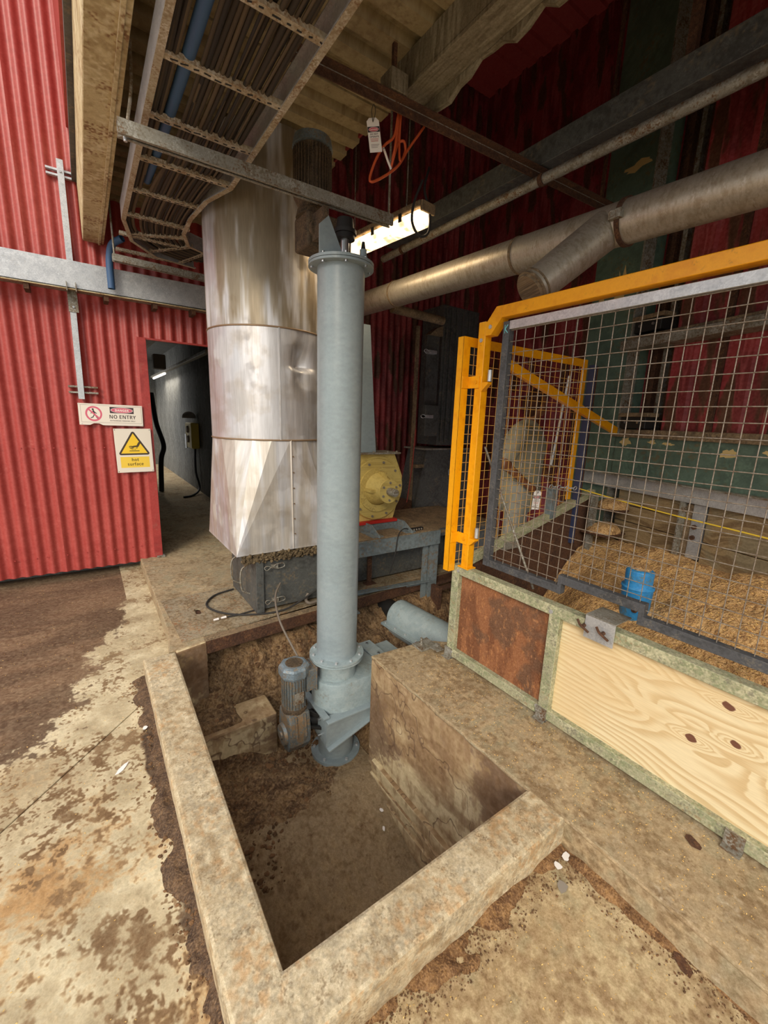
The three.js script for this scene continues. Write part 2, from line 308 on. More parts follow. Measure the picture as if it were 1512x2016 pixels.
MAT.galv = SM({ map: blotchy(512, 0.8, [196, 199, 201], [[[176, 180, 184], 0.45, 0.62, 14, 1711], [[212, 215, 217], 0.55, 0.68, 26, 1731], [[168, 150, 126], 0.70, 0.80, 12, 1751, 5, 0.4]], 8), roughness: 0.36, metalness: 0.5 });
MAT.galvDirty = SM({ map: blotchy(512, 0.8, [150, 148, 138], [[[120, 112, 96], 0.45, 0.62, 10, 1761], [[106, 76, 50], 0.6, 0.7, 14, 1781], [[178, 178, 172], 0.56, 0.7, 22, 1791]], 14), roughness: 0.6, metalness: 0.4 });
MAT.ladder = SM({ map: blotchy(512, 0.7, [176, 164, 142], [[[150, 132, 104], 0.45, 0.62, 10, 1811], [[120, 84, 52], 0.6, 0.68, 16, 1831, 5, 0.8], [[206, 200, 188], 0.56, 0.7, 14, 1851]], 14), roughness: 0.65, metalness: 0.25 });
MAT.cableBrown = [[52, 44, 36], [70, 58, 44], [40, 34, 30], [86, 72, 54]].map((c) => SM({ color: new THREE.Color().setRGB(...c.map((q) => q / 255), THREE.SRGBColorSpace), roughness: 0.85 }));
MAT.blueConduit = SM({ color: 0x36567c, roughness: 0.6 });
MAT.duct = SM({ map: blotchy(512, 1.2, [186, 178, 162], [[[164, 152, 132], 0.45, 0.65, 6, 1911], [[138, 118, 92], 0.62, 0.78, 9, 1931, 5, 0.5], [[196, 190, 178], 0.56, 0.7, 26, 1951]], 10, 0.4), roughness: 0.42, metalness: 0.55 });
MAT.darkSteel = SM({ map: blotchy(512, 1.1, [84, 86, 84], [[[66, 66, 64], 0.45, 0.65, 7, 2011], [[128, 112, 90], 0.60, 0.72, 9, 2031, 5, 0.8], [[110, 112, 110], 0.62, 0.7, 40, 2051, 3, 0.6]], 10), roughness: 0.55, metalness: 0.1 });
MAT.frameSteel = SM({ map: blotchy(512, 1.1, [116, 128, 132], [[[96, 104, 106], 0.45, 0.65, 7, 2061], [[120, 94, 70], 0.58, 0.72, 9, 2071, 5, 0.8]], 10), roughness: 0.55 });
MAT.dustySteel = SM({ map: blotchy(512, 0.9, [128, 108, 82], [[[96, 82, 64], 0.45, 0.62, 8, 2081], [[156, 134, 102], 0.55, 0.68, 16, 2091]], 18), roughness: 0.9, bumpMap: B_FINE, bumpScale: 0.004 });
MAT.rust = SM({ map: dataTex(512, 512, (u, v) => {
  let c = mix3([146, 96, 62], [120, 76, 48], sstep(0.42, 0.62, fbm(u, v, 14, 4, 5, 2111))); c = mix3(c, [100, 74, 56], sstep(0.54, 0.68, fbm(u, v, 4, 3, 5, 2121)) * 0.7);
  c = mix3(c, [196, 136, 84], sstep(0.60, 0.80, fbm(u, v, 60, 34, 3, 2131)) * 0.5); const g = (fbm(u, v, 120, 120, 2, 2141) - 0.5) * 34; return [c[0] + g, c[1] + g, c[2] + g];
}, true, 0.7, 0.7), roughness: 0.9, bumpMap: B_FINE, bumpScale: 0.002 });
MAT.rustDark = SM({ map: blotchy(512, 0.9, [84, 56, 38], [[[64, 42, 30], 0.45, 0.65, 7, 2161], [[112, 76, 48], 0.6, 0.7, 18, 2171]], 18), roughness: 0.9 });
MAT.mossFrame = SM({ map: blotchy(512, 0.8, [164, 162, 132], [[[136, 144, 108], 0.44, 0.62, 12, 2211], [[196, 192, 158], 0.54, 0.66, 14, 2231], [[112, 108, 94], 0.58, 0.70, 22, 2251, 5, 0.7], [[146, 116, 80], 0.62, 0.72, 8, 2271, 5, 0.6]], 20), roughness: 0.85, bumpMap: B_FINE, bumpScale: 0.002 });
MAT.yellow = SM({ map: blotchy(512, 1.2, [244, 168, 8], [[[232, 152, 4], 0.45, 0.65, 6, 2311], [[150, 104, 40], 0.74, 0.80, 34, 2331, 4, 0.5]], 6), roughness: 0.38 });
MAT.yellowWire = SM({ color: 0xe8b45a, roughness: 0.5 });
MAT.gateDark = SM({ map: blotchy(512, 0.7, [84, 86, 90], [[[66, 68, 70], 0.45, 0.65, 8, 2361], [[124, 118, 108], 0.6, 0.7, 18, 2381, 5, 0.7]], 10), roughness: 0.6, metalness: 0.2 });
MAT.wire = SM({ map: blotchy(256, 0.5, [150, 140, 126], [[[118, 102, 86], 0.45, 0.6, 12, 2411], [[170, 166, 158], 0.55, 0.68, 20, 2431]], 10), roughness: 0.5, metalness: 0.4 });
MAT.blower = SM({ map: blotchy(512, 0.9, [206, 184, 108], [[[190, 166, 92], 0.45, 0.65, 6, 2511], [[150, 126, 74], 0.62, 0.72, 10, 2531, 5, 0.6]], 8), roughness: 0.5 });
MAT.blowerRed = SM({ color: 0xb3261e, roughness: 0.5 });
MAT.green = SM({ map: blotchy(512, 1.4, [90, 112, 99], [[[74, 94, 83], 0.45, 0.65, 5, 2611], [[110, 136, 116], 0.58, 0.7, 14, 2631, 5, 0.6], [[112, 88, 58], 0.66, 0.74, 10, 2651, 5, 0.7]], 8), roughness: 0.5 });
MAT.peel = SM({ color: 0xc9b178, roughness: 0.8 });
MAT.plank = SM({ map: dataTex(512, 512, (u, v) => {
  const w = fbm(u, v, 3, 3, 3, 2711) * 0.25, gr = fbm(u, v + w, 4, 90, 4, 2731); let c = mix3([150, 128, 92], [118, 96, 66], sstep(0.4, 0.62, gr)); c = mix3(c, [132, 126, 104], sstep(0.5, 0.65, fbm(u, v, 5, 6, 4, 2751)) * 0.6);
  const g = (fbm(u, v, 160, 160, 2, 2771) - 0.5) * 24; return [c[0] + g, c[1] + g, c[2] + g];
}, true, 1.1, 1.1), roughness: 0.9 });
// plywood: flowing grain with cathedral loops round a few knots
{
  const knots = [[0.510, 0.844, 0.020], [0.454, 0.594, 0.020], [0.532, 0.678, 0.013], [0.95, 0.55, 0.022]];
  MAT.plywood = SM({ map: dataTex(1024, 512, (u, v) => {
    const x = u * 1.6, y = v * 0.8; let h = y * 44 + (fbm(u, v, 2, 2, 2, 2811) - 0.5) * 17 + (fbm(u, v, 3, 7, 3, 2821) - 0.5) * 3, kn = 0;
    for (const [kx, ky, kr] of knots) { const dx = (x - kx * 1.6) * 0.32, dy = y - ky * 0.8, d = Math.hypot(dx, dy); h += 4.5 * Math.exp(-d * d / 0.008) * (dy > 0 ? 1 : -1) * (1 - Math.exp(-d * d / 0.0006)); const q = Math.hypot((x - kx * 1.6) * 0.62, dy) + (fbm(u, v, 40, 20, 3, 2835) - 0.5) * 0.02; kn = Math.max(kn, sstep(kr * 0.7, kr * 0.55, q)); }
    const f = h - Math.floor(h), ringv = sstep(0.25, 0.85, f) * sstep(1.0, 0.9, f);
    let c = mix3([232, 216, 176], [206, 178, 130], ringv * 0.8); c = mix3(c, [224, 196, 146], sstep(0.45, 0.65, fbm(u, v, 3, 3, 4, 2841)) * 0.5); c = mix3(c, [112, 72, 54], kn);
    const g = (fbm(u, v, 40, 300, 2, 2851) - 0.5) * 16; return [c[0] + g, c[1] + g, c[2] + g];
  }, true, 1.6, 0.8), roughness: 0.75 });
}
MAT.sawdust = SM({ map: blotchy(512, 0.5, [186, 146, 96], [[[212, 172, 116], 0.46, 0.62, 30, 2911], [[132, 94, 58], 0.5, 0.66, 22, 2931], [[228, 196, 140], 0.60, 0.68, 70, 2951, 3]], 40), bumpMap: bumpTex(256, 0.25, 20, 5, 2970), bumpScale: 0.015, roughness: 1 });
MAT.motorGrey = SM({ map: blotchy(256, 0.4, [112, 122, 126], [[[92, 98, 100], 0.45, 0.65, 6, 3011], [[150, 118, 82], 0.44, 0.60, 8, 3031, 5, 0.9]], 12), roughness: 0.55, metalness: 0.3 });
MAT.motorCap = SM({ map: blotchy(256, 0.3, [132, 150, 162], [[[110, 124, 132], 0.45, 0.65, 6, 3041], [[150, 124, 96], 0.56, 0.68, 9, 3051, 5, 0.8]], 10), roughness: 0.4, metalness: 0.3 });
MAT.motorOld = SM({ map: blotchy(256, 0.4, [84, 70, 54], [[[112, 92, 68], 0.45, 0.65, 8, 3061], [[52, 44, 36], 0.55, 0.7, 10, 3071]], 14), roughness: 0.8 });
MAT.chrome = SM({ color: 0xb9bcbe, roughness: 0.28, metalness: 0.9 });
MAT.black = SM({ color: 0x1b1a19, roughness: 0.6 });
MAT.rubber = SM({ color: 0x2c2a28, roughness: 0.8 });
MAT.cableGrey = SM({ color: 0x6f655a, roughness: 0.7 });
MAT.orangeCable = SM({ color: 0xc4562a, roughness: 0.6 });
MAT.paper = SM({ color: 0xe9e4e0, roughness: 0.9, side: THREE.DoubleSide });
MAT.paperGrey = SM({ color: 0x8d8478, roughness: 0.9, side: THREE.DoubleSide });
MAT.blue = SM({ map: blotchy(256, 0.4, [40, 128, 190], [[[56, 146, 206], 0.45, 0.65, 5, 3111], [[120, 110, 90], 0.64, 0.72, 10, 3131, 5, 0.8]], 8), roughness: 0.4 });
MAT.bluePost = SM({ color: 0x333c5c, roughness: 0.6 });
MAT.yellowBox = SM({ color: 0xb8a038, roughness: 0.6 });
MAT.ropeYellow = SM({ color: 0xe6c43c, roughness: 0.7 });
MAT.wool = SM({ map: blotchy(256, 0.2, [164, 144, 110], [[[128, 106, 74], 0.45, 0.62, 12, 3211], [[190, 172, 138], 0.56, 0.68, 20, 3231]], 30), roughness: 1, bumpMap: B_FINE, bumpScale: 0.01 });
MAT.checker = SM({ map: blotchy(512, 1.0, [158, 146, 122], [[[122, 102, 74], 0.45, 0.62, 7, 3311], [[178, 160, 128], 0.54, 0.66, 12, 3331], [[150, 100, 62], 0.62, 0.7, 10, 3351, 5, 0.7]], 18),
  bumpMap: dataTex(512, 512, (u, v) => {                 // small raised bars set crosswise
    const n = 20, x = u * n, y = v * n, i = Math.floor(x), j = Math.floor(y), a = ((i + j) & 1) ? 1 : -1, dx = x - i - 0.5, dy = y - j - 0.5, p = (dx + a * dy) * 0.707, q = (dx - a * dy) * 0.707;
    const h = sstep(1, 0.6, Math.hypot(p / 0.42, q / 0.14)) * 255; return [h, h, h];
  }, false, 0.8, 0.8), bumpScale: 0.002, roughness: 0.75, metalness: 0.2 });
MAT.skin = SM({ color: 0x8f5a3a, roughness: 0.6 });
MAT.shirt = SM({ color: 0xa8a28c, roughness: 0.95 });
MAT.trousers = SM({ color: 0xa9a89c, roughness: 0.95 });
MAT.hair = SM({ color: 0x4a2a1a, roughness: 0.9 });
MAT.soilDark = SM({ map: blotchy(512, 0.6, [92, 72, 54], [[[120, 94, 68], 0.45, 0.62, 12, 3251], [[66, 50, 38], 0.48, 0.64, 20, 3261], [[140, 112, 80], 0.64, 0.74, 60, 3271, 3, 0.6]], 26), bumpMap: bumpTex(256, 0.3, 20, 5, 3281), bumpScale: 0.008, roughness: 1 });
MAT.dust = SM({ map: blotchy(512, 0.6, [124, 92, 60], [[[152, 116, 76], 0.45, 0.62, 12, 3351], [[90, 62, 38], 0.48, 0.64, 20, 3361], [[200, 160, 100], 0.66, 0.76, 70, 3371, 3, 0.7]], 26), bumpMap: bumpTex(256, 0.3, 20, 5, 3381), bumpScale: 0.006, roughness: 1 });
// ---------------------------------------------------------------- ground, kerbs, pit
{
  const yard = setting('yard_floor', 'stained cream concrete yard slabs with brown silt');
  const J = (x) => -1.9 + (x + 0.413) / 0.533 * -0.563;   // the open joint between the two slabs
  const far = poly([[-6, -5.4], [0.36, -5.4], [0.36, -2.72], [0.165, -2.72], [0.165, J(0.165) - 0.004], [-6, J(-6) - 0.004]], 0, 0.12, 0.004);
  const near = poly([[-6, J(-6) + 0.004], [0.165, J(0.165) + 0.004], [0.165, 6], [-6, 6]], 0, 0.12, 0.004);
  const m1 = mesh('slab', yardUV(prep(far)), MAT.yard, yard), m2 = mesh('slab', yardUV(prep(near)), MAT.yard, yard);
  mesh('joint_filler', bx(-6, -0.2, -5, 0.16, -0.02, 4), MAT.soil, yard);
  mesh('slab', poly([[0.165, -0.70], [1.43, -0.70], [1.46, 6], [0.165, 6]], -0.032, 0.12, 0.003), MAT.yardFront, yard);
}
{
  const k = setting('pit_kerb', 'pale concrete kerb round the open pit');
  mesh('kerb_wall', poly([[0.16, -2.77], [0.345, -2.77], [0.315, -0.857], [1.41, -0.862], [1.41, -0.692], [0.157, -0.692]], 0.1, 1.25, 0.014), MAT.kerb, k);
  mesh('pilaster', poly([[0.345, -3.0], [0.535, -3.0], [0.535, -2.79], [0.345, -2.75]], 0.098, 1.2, 0.012), MAT.pitWall, k);
}
{
  const k = setting('platform_floor', 'brown concrete platform carrying the low wall');
  const edge = []; for (let i = 0; i <= 26; i++) edge.push([1.392 + (i > 0 && i < 26 ? (hash2(i, 4, 3) - 0.5) * 0.012 : 0), -2.07 + i * 0.046]);
  mesh('top_slab', poly([[1.392, -2.07], ...edge.slice(1), [1.402, -0.69], [1.425, 5], [2.0, 5], [2.0, -1.9], [1.83, -2.04]], 0.1, 0.02, 0.008), MAT.platform, k);
  mesh('step_slab', poly([[1.400, -0.83], [1.404, -0.69], [1.427, 5], [1.99, 5], [1.99, -0.83]], 0.082, 0.25), MAT.platform, k);
  mesh('pit_face', poly([[1.394, -2.066], [1.396, -0.82], [1.99, -0.82], [1.99, -1.95], [1.835, -2.04]], 0.082, 1.19, 0.0), MAT.pitWall, k);
  const L = [[-0.62, 0.035], [-0.70, 0.05], [-0.76, 0.065]];
  for (const [y, w] of L) mesh('footing_course', poly([[1.40 - w, -2.0 + w * 0.3], [1.40, -2.0], [1.40, -0.86], [1.40 - w, -0.86]], y, 1.05 + y, 0.006), MAT.pitWall, k);
}
// pit bottom: silt floor rising to a bank of dug soil under the steel platform
const pitHeight = (x, z) => {
  const u = (x + 4) / 8, v = (z + 8) / 8;
  let h = lerp(-0.90, -0.70, sstep(-1.35, -2.0, z));
  const bank = sstep(-2.46, -3.0, z + (fbm(u, v, 30, 30, 3, 3401) - 0.5) * 0.2);
  const left = sstep(0.95, 0.6, x) * sstep(-2.44, -2.52, z) * 0.34, right = sstep(1.4, 1.75, x) * sstep(-1.7, -2.05, z);
  h = Math.max(h + left, lerp(h, -0.10, bank)); h = lerp(h, Math.max(h, -0.34 + bank * 0.3), right);
  const rough = 0.25 + 0.75 * Math.max(sstep(-1.75, -2.1, z + (fbm(u, v, 14, 14, 3, 3431) - 0.5) * 0.9) * sstep(1.25, 0.95, x), bank);
  return h + ((fbm(u, v, 90, 90, 4, 3461) - 0.5) * 0.09 + (fbm(u, v, 26, 26, 3, 3481) - 0.5) * 0.08) * rough;
};
{
  const k = setting('pit_floor', 'silty pit bottom and bank of dug soil');
  const X0 = 0.33, X1 = 3.3, Z0 = -3.35, Z1 = -0.8, ZM = -1.72;
  mesh('silt', grid(90, 110, (u, v) => { const x = lerp(X0, 1.42, u), z = lerp(-2.55, Z1, v); return V(x, pitHeight(x, z), z); }), MAT.pitFloor, k);
  mesh('soil_bank', grid(240, 130, (u, v) => { const x = lerp(X0, X1, u), z = lerp(Z0, ZM, v), e = sstep(-1.86, -1.72, z); const back = Math.max(sstep(-1.70, -2.25, z) * sstep(1.25, 0.75, x), sstep(-2.35, -2.55, z), sstep(1.45, 1.6, x)); return V(x, pitHeight(x, z) - 0.03 * e - 0.012 + 0.028 * clamp(back * 1.25 + (fbm((x + 4) / 8, (z + 8) / 8, 30, 30, 5, 3511) - 0.5) * 2.6 * (1 - back * 0.5) - 0.2), z); }), MAT.soil, k);
  mesh('broken_wall', [bx(0.40, -1.0, -2.72, 0.905, -0.385, -2.47, 0.018)], MAT.pitWall, k);
}
// clods: loose earth on the pit floor, beside the kerb and on the bank
function clods(name, label, n, place, size, mat = MAT.clods) {
  const geo = new THREE.IcosahedronGeometry(1, 1), p = geo.attributes.position;
  for (let i = 0; i < p.count; i++) { const s = 0.75 + 0.5 * hash2(Math.round(p.getX(i) * 50) + 300, Math.round(p.getY(i) * 50 + p.getZ(i) * 90) + 500, 8); p.setXYZ(i, p.getX(i) * s, p.getY(i) * s, p.getZ(i) * s); }
  geo.computeVertexNormals();
  const im = new THREE.InstancedMesh(geo, mat, n), M = new THREE.Matrix4(), q = new THREE.Quaternion(), c = new THREE.Color();
  for (let i = 0; i < n; i++) {
    const P = place(), s = size() ; q.setFromEuler(new THREE.Euler(rr(0, 6), rr(0, 6), rr(0, 6)));
    M.compose(V(P[0], P[1] + s * 0.25, P[2]), q, V(s * rr(0.7, 1.3), s * rr(0.5, 0.9), s * rr(0.7, 1.3))); im.setMatrixAt(i, M); const b = rr(0.55, 1.2); im.setColorAt(i, c.setRGB(b, b * 0.97, b * 0.93));
  }
  im.name = numbered(name); im.castShadow = im.receiveShadow = true; scene.add(im); im.userData.kind = 'stuff'; im.userData.label = label; im.userData.category = 'debris'; return im;
}
const skew = () => Math.pow(rnd(), 2.2);
clods('soil_clods', 'loose brown soil clods scattered over the pit floor', 520, () => { const z = -2.45 + 0.75 * Math.pow(rnd(), 1.6), x = rr(0.4, 1.15 - 0.5 * sstep(-2.2, -1.8, z)); return [x, pitHeight(x, z), z]; }, () => 0.003 + 0.012 * skew());
clods('bank_rubble', 'crumbly soil lumps on the bank under the steel platform', 700, () => { const x = rr(0.5, 2.4), z = rr(-2.95, -2.25); return [x, pitHeight(x, z), z]; }, () => 0.004 + 0.02 * skew());
clods('kerb_soil', 'dark crumbled soil lying along the outside of the pit kerb', 2200, () => { const z = rr(-2.7, -0.5), x = 0.155 - rnd() * rnd() * 0.10; return [x, -0.002, z]; }, () => 0.0015 + 0.0065 * Math.pow(rnd(), 4));
clods('corner_chips', 'wood chips and brown dust swept against the platform step', 2600, () => (rnd() < 0.5 ? [1.405 - Math.pow(rnd(), 2) * 0.1, -0.032, rr(-0.68, 0.6)] : [rr(0.5, 1.4), -0.032, -0.688 + Math.pow(rnd(), 2) * 0.10]), () => 0.001 + 0.0032 * skew());
// banks of fine soil and dust lying along the foot of a kerb or step; the far edge dips below the slab, so its outline is ragged
function dustBank(name, label, a, b, out, width, high, mat, key) {
  const n = Math.max(40, Math.round(a.distanceTo(b) * 90));
  const m = mesh(name, grid(n, 12, (u, v) => { const p = a.clone().lerp(b, u), w = v * width; p.addScaledVector(out, w); const q = fbm((p.x + 8) / 16, (p.z + 8) / 16, 160, 160, 4, key); p.y += high * (1 - v) * (0.4 + q) + (q - 0.5) * 0.05 * (1 - Math.abs(v - 0.5)) - 0.010 * v - 0.002; return p; }), mat);
  m.material.side = THREE.DoubleSide; m.userData = { kind: 'stuff', label, category: 'soil' }; return m;
}
dustBank('kerb_soil_bank', 'dark soil banked along the outside of the pit kerb', V(0.162, 0, -0.3), V(0.162, 0, -2.72), V(-1, 0, 0), 0.10, 0.022, MAT.soilDark, 3901);
dustBank('step_dust_bank', 'brown dust banked along the platform step', V(1.408, -0.032, -0.69), V(1.43, -0.032, 2), V(-1, 0, 0), 0.06, 0.014, MAT.dust, 3921);
dustBank('near_kerb_dust', 'brown dust banked along the near pit kerb', V(1.40, -0.032, -0.692), V(0.2, -0.032, -0.692), V(0, 0, 1), 0.10, 0.014, MAT.dust, 3941);
function shavings(name, label, n, place, mat, size = 1) {
  const geo = new THREE.BoxGeometry(0.011, 0.0022, 0.0045), im = new THREE.InstancedMesh(geo, mat, n), M = new THREE.Matrix4(), q = new THREE.Quaternion(), c = new THREE.Color();
  for (let i = 0; i < n; i++) { const P = place(); q.setFromEuler(new THREE.Euler(rr(-0.25, 0.25), rr(0, 6.3), rr(-0.25, 0.25))); const s = rr(0.4, 1.5) * size; M.compose(V(P[0], P[1] + 0.0016 * s, P[2]), q, V(s, s, s * rr(0.6, 1.4))); im.setMatrixAt(i, M); const b = rr(0.7, 1.3); im.setColorAt(i, c.setRGB(b, b * 0.95, b * 0.85)); }
  im.name = numbered(name); im.castShadow = im.receiveShadow = true; scene.add(im); im.userData.kind = 'stuff'; im.userData.label = label; im.userData.category = 'shavings'; return im;
}
const MAT_SHAVE = SM({ color: 0xe2c07c, roughness: 0.9 });
shavings('platform_shavings', 'pale wood shavings scattered on the platform by the low wall', 1500, () => { const z = rr(-1.9, 0.4), x = rnd() < 0.5 ? 1.81 - 0.4 * Math.pow(rnd(), 2) : rr(1.42, 1.8); return [x, 0.1, z]; }, MAT_SHAVE, 0.36);
shavings('yard_shavings', 'pale wood shavings scattered on the yard concrete', 1800, () => { if (rnd() < 0.5) return [rr(0.4, 1.4), -0.032, rr(-0.66, 0.4)]; return [rr(-0.7, 0.15), 0, rr(-4.8, -0.4)]; }, MAT_SHAVE, 0.32);

// ---------------------------------------------------------------- steel platform behind the pit
{
  const k = setting('rear_floor', 'brown dusty concrete floor leading to the doorway');
  mesh('step_slab', poly([[0.355, -14.2], [0.345, -3.1], [0.305, -2.775], [0.54, -2.80], [0.58, -3.4], [3.2, -3.4], [4.9, -4.0], [4.9, -14.2]], 0.1, 0.16, 0.01), MAT.platform, k);
}
{
  const t = thing('cover_plate', 'chequered steel floor plate with a lifting slot beside the pit', 'floor plate', [0.9, 0.09, -3.2]);
  const slot = [[0.56, -3.24], [0.56, -3.32], [0.575, -3.335], [0.59, -3.335], [0.605, -3.32], [0.605, -3.24], [0.59, -3.225], [0.575, -3.225]];
  const g = plate([[0.40, 2.855], [1.62, 2.985], [3.2, 3.0], [3.2, 3.42], [0.9, 3.66], [0.37, 3.62]].map(([x, z]) => [x, z]), frame(V(0, 0.103, 0), V(1, 0, 0), V(0, 0, -1)), 0.012, [slot.map(([x, z]) => [x, -z])]);
  mesh('plate', g, MAT.checker, t);
  mesh('slot_bottom', bx(0.55, 0.085, -3.34, 0.615, 0.09, -3.22), MAT.rustDark, t);
}
{
  const t = thing('edge_channel', 'brown steel channel along the front edge of the floor plate', 'steel beam', [1.2, 0, -2.88]);
  mesh('web', bar(V(0.535, 0.055, -2.80), V(3.2, 0.055, -2.985), 0.012, 0.092, 0.003), MAT.rustDark, t);
  mesh('flange', bar(V(0.535, 0.100, -2.83), V(3.2, 0.100, -3.015), 0.07, 0.010, 0.003), MAT.dustySteel, t);
  mesh('flange', bar(V(0.535, 0.010, -2.83), V(3.2, 0.010, -3.015), 0.07, 0.010, 0.003), MAT.rustDark, t);
}

// ---------------------------------------------------------------- red corrugated wall
const WZ = -4.87;
{
  const w = setting('wall_back', 'red corrugated steel wall with a doorway');
  const sheet = (x0, x1, y0, y1, mat = MAT.red, z = WZ) => mesh('sheet', corrugated(frame(V(x0, y0, z), V(1, 0, 0), V(0, 1, 0)), x1 - x0, y1 - y0, 0.0955, 0.027), mat, w);
  for (let i = 0; i < 7; i++) { const x1 = 0.497 - i * 0.765; sheet(x1 - 0.765, x1, 0.075, 7, MAT.red, WZ - (i % 2) * 0.0015); }
  sheet(0.497, 1.262, 2.285, 3.4); sheet(1.262, 2.027, 2.285, 3.4, MAT.red, WZ - 0.0015);
  for (let i = 0; i < 4; i++) sheet(2.027 + i * 0.765, 2.792 + i * 0.765, 0.1, 5.9, MAT.redDirtyShade, WZ - (i % 2) * 0.0015);  // deep end of the same red wall, its shade partly put into this dirtier red
  mesh('door_trim', [bx(0.478, 0.11, WZ - 0.03, 0.556, 2.285, WZ + 0.018, 0.003)], MAT.redFlat, w);
  mesh('lintel_trim', bx(0.478, 2.272, WZ - 0.03, 2.03, 2.29, WZ + 0.012, 0.003), MAT.redFlat, w);
  mesh('trim_foot', bx(0.50, 0.10, WZ - 0.03, 0.575, 0.118, WZ + 0.05, 0.003), MAT.galvDirty, w);
  mesh('backing', [bx(-6, -0.3, -5.12, 0.47, 0.4, -5.06), bx(-6, 0.35, -5.12, 0.47, 7, -5.06), bx(2.03, -0.3, -5.12, 5.2, 7, -5.06), bx(0.47, 2.5, -5.12, 2.03, 7, -5.06)], MAT.greyWallSheet, w);
  const sc = []; for (let i = 0; i < 16; i++) for (const y of [0.24, 1.25]) if (rnd() < 0.8) sc.push(bolt(V(0.44 - i * 0.0765, y, WZ + 0.008), V(0, 0, 1), 0.006, 0.005));
  for (const s of sc) mesh('roofing_screw', s, MAT.redFlat, w);
}
// corridor seen through the doorway
{
  const w = setting('wall_corridor', 'dark corrugated wall along the inner passage');
  for (let i = 0; i < 12; i++) mesh('sheet', corrugated(frame(V(1.76, 0.1, -5.12 - i * 0.765), V(0, 0, -1), V(0, 1, 0)), 0.765, 2.9, 0.0765, 0.018), MAT.greyWallSheet, w);
  mesh('left_wall', bx(0.3, 0.1, -10.2, 0.47, 3, -5.12), MAT.greyWallSheet, w);
  mesh('end_wall', [bx(0.3, 0.1, -14.1, 1.20, 3, -14), bx(1.6, 0.1, -14.1, 1.8, 3, -14), bx(1.2, 2.0, -14.1, 1.6, 3, -14)], MAT.greyWallSheet, w);
  mesh('outer_skin', bx(1.77, -0.2, -14, 1.85, 3.1, -5.12), MAT.greyWallSheet, w);
  const c = setting('ceiling_corridor'); mesh('ceiling_sheet', bx(0.3, 3.0, -14.1, 1.85, 3.06, -5.06), MAT.darkSteel, c);
}
// ---------------------------------------------------------------- roof: ribbed soffit, red sheets, beams; closed loft added to block light
const ROOF_FRONT = 1.4;  // unseen roof edge, brought forward to darken the shed
{
  const c = setting('ceiling', 'ribbed cream soffit sheets and red sheets overhead, raised above an added light-blocking loft');
  const n = 5, z0 = -5.06, dz = (ROOF_FRONT - z0) / n;
  for (let i = 0; i < n; i++) mesh('soffit_sheet', corrugated(frame(V(0.15, 3.42, z0 + i * dz), V(0, 0, 1), V(1, 0, 0)), dz, 1.53, 0.17, 0.042, 'trap'), MAT.soffit, c);
  for (let i = 0; i < 5; i++) mesh('red_sheet', corrugated(frame(V(1.68, 5.9, z0 + i * dz), V(0, 0, 1), V(1, 0, 0)), dz, 4.2, 0.21, 0.028, 'trap'), MAT.red, c);  // lifted well above the beams so that little light reaches them
  mesh('roof_deck', bx(0.10, 5.98, -5.1, 6, 6.1, ROOF_FRONT), MAT.darkSteel, c);
  mesh('added_loft_wall', bx(1.665, 3.42, -5.06, 1.68, 5.98, ROOF_FRONT), MAT.redDirtyShade, c);  // added wall closing the loft, keeps light out of the roof space
  mesh('added_front_header', bx(0.10, 3.15, ROOF_FRONT, 6, 6.0, ROOF_FRONT + 0.06), MAT.redDirtyShade, c);  // added header over the open front, out of view, blocks sky light
  mesh('added_loft_floor', bx(0.10, 3.46, -5.06, 1.66, 3.52, ROOF_FRONT), MAT.darkSteel, c);  // part of the added loft enclosure
  mesh('added_loft_side', bx(0.10, 3.85, -5.06, 0.13, 5.98, ROOF_FRONT), MAT.red, c);  // added side of the loft, shuts out light from the left
}
{
  const t = thing('fascia_beam', 'long cream painted box beam with rust runs along the roof edge', 'beam', [0.2, 3.02, -2.2]);
  mesh('soffit_board', bx(0.135, 3.02, -4.85, 0.285, 3.04, ROOF_FRONT, 0.003), MAT.fascia, t);
  mesh('side_board', bx(0.133, 3.03, -4.85, 0.150, 3.85, ROOF_FRONT, 0.003), MAT.fascia, t);
  mesh('lip', bx(0.243, 3.008, -4.85, 0.262, 3.022, ROOF_FRONT, 0.003), MAT.fascia, t);
  mesh('inner_board', bx(0.270, 3.03, -4.85, 0.285, 3.40, ROOF_FRONT, 0.003), MAT.fascia, t);
  mesh('end_cap', bx(0.135, 3.03, -4.852, 0.285, 3.4, -4.84), MAT.fascia, t);
}
{
  const t = thing('roof_beam', 'grey weathered roof beam with a ragged lower edge', 'beam', [1.58, 3.2, -2]);
  const pts = [[-2.16, 3.40], [-2.16, 3.22]]; for (let i = 0; i <= 40; i++) pts.push([-2.12 + i * 0.067, 3.21 + (hash2(i, 7, 2) - 0.5) * 0.05 + (hash2(Math.floor(i / 4), 3, 2) - 0.5) * 0.06]); pts.push([ROOF_FRONT, 3.22], [ROOF_FRONT, 3.40]);
  mesh('beam_web', plate(pts.map(([z, y]) => [z, y]), frame(V(1.66, 0, 0), V(0, 0, 1), V(0, 1, 0)), 0.03), MAT.timber, t);
  mesh('beam_side', bx(1.50, 3.25, -2.16, 1.56, 3.40, ROOF_FRONT, 0.004), MAT.timber, t);
  mesh('beam_sole', bx(1.50, 3.235, -2.16, 1.644, 3.26, ROOF_FRONT, 0.004), MAT.timber, t);
}
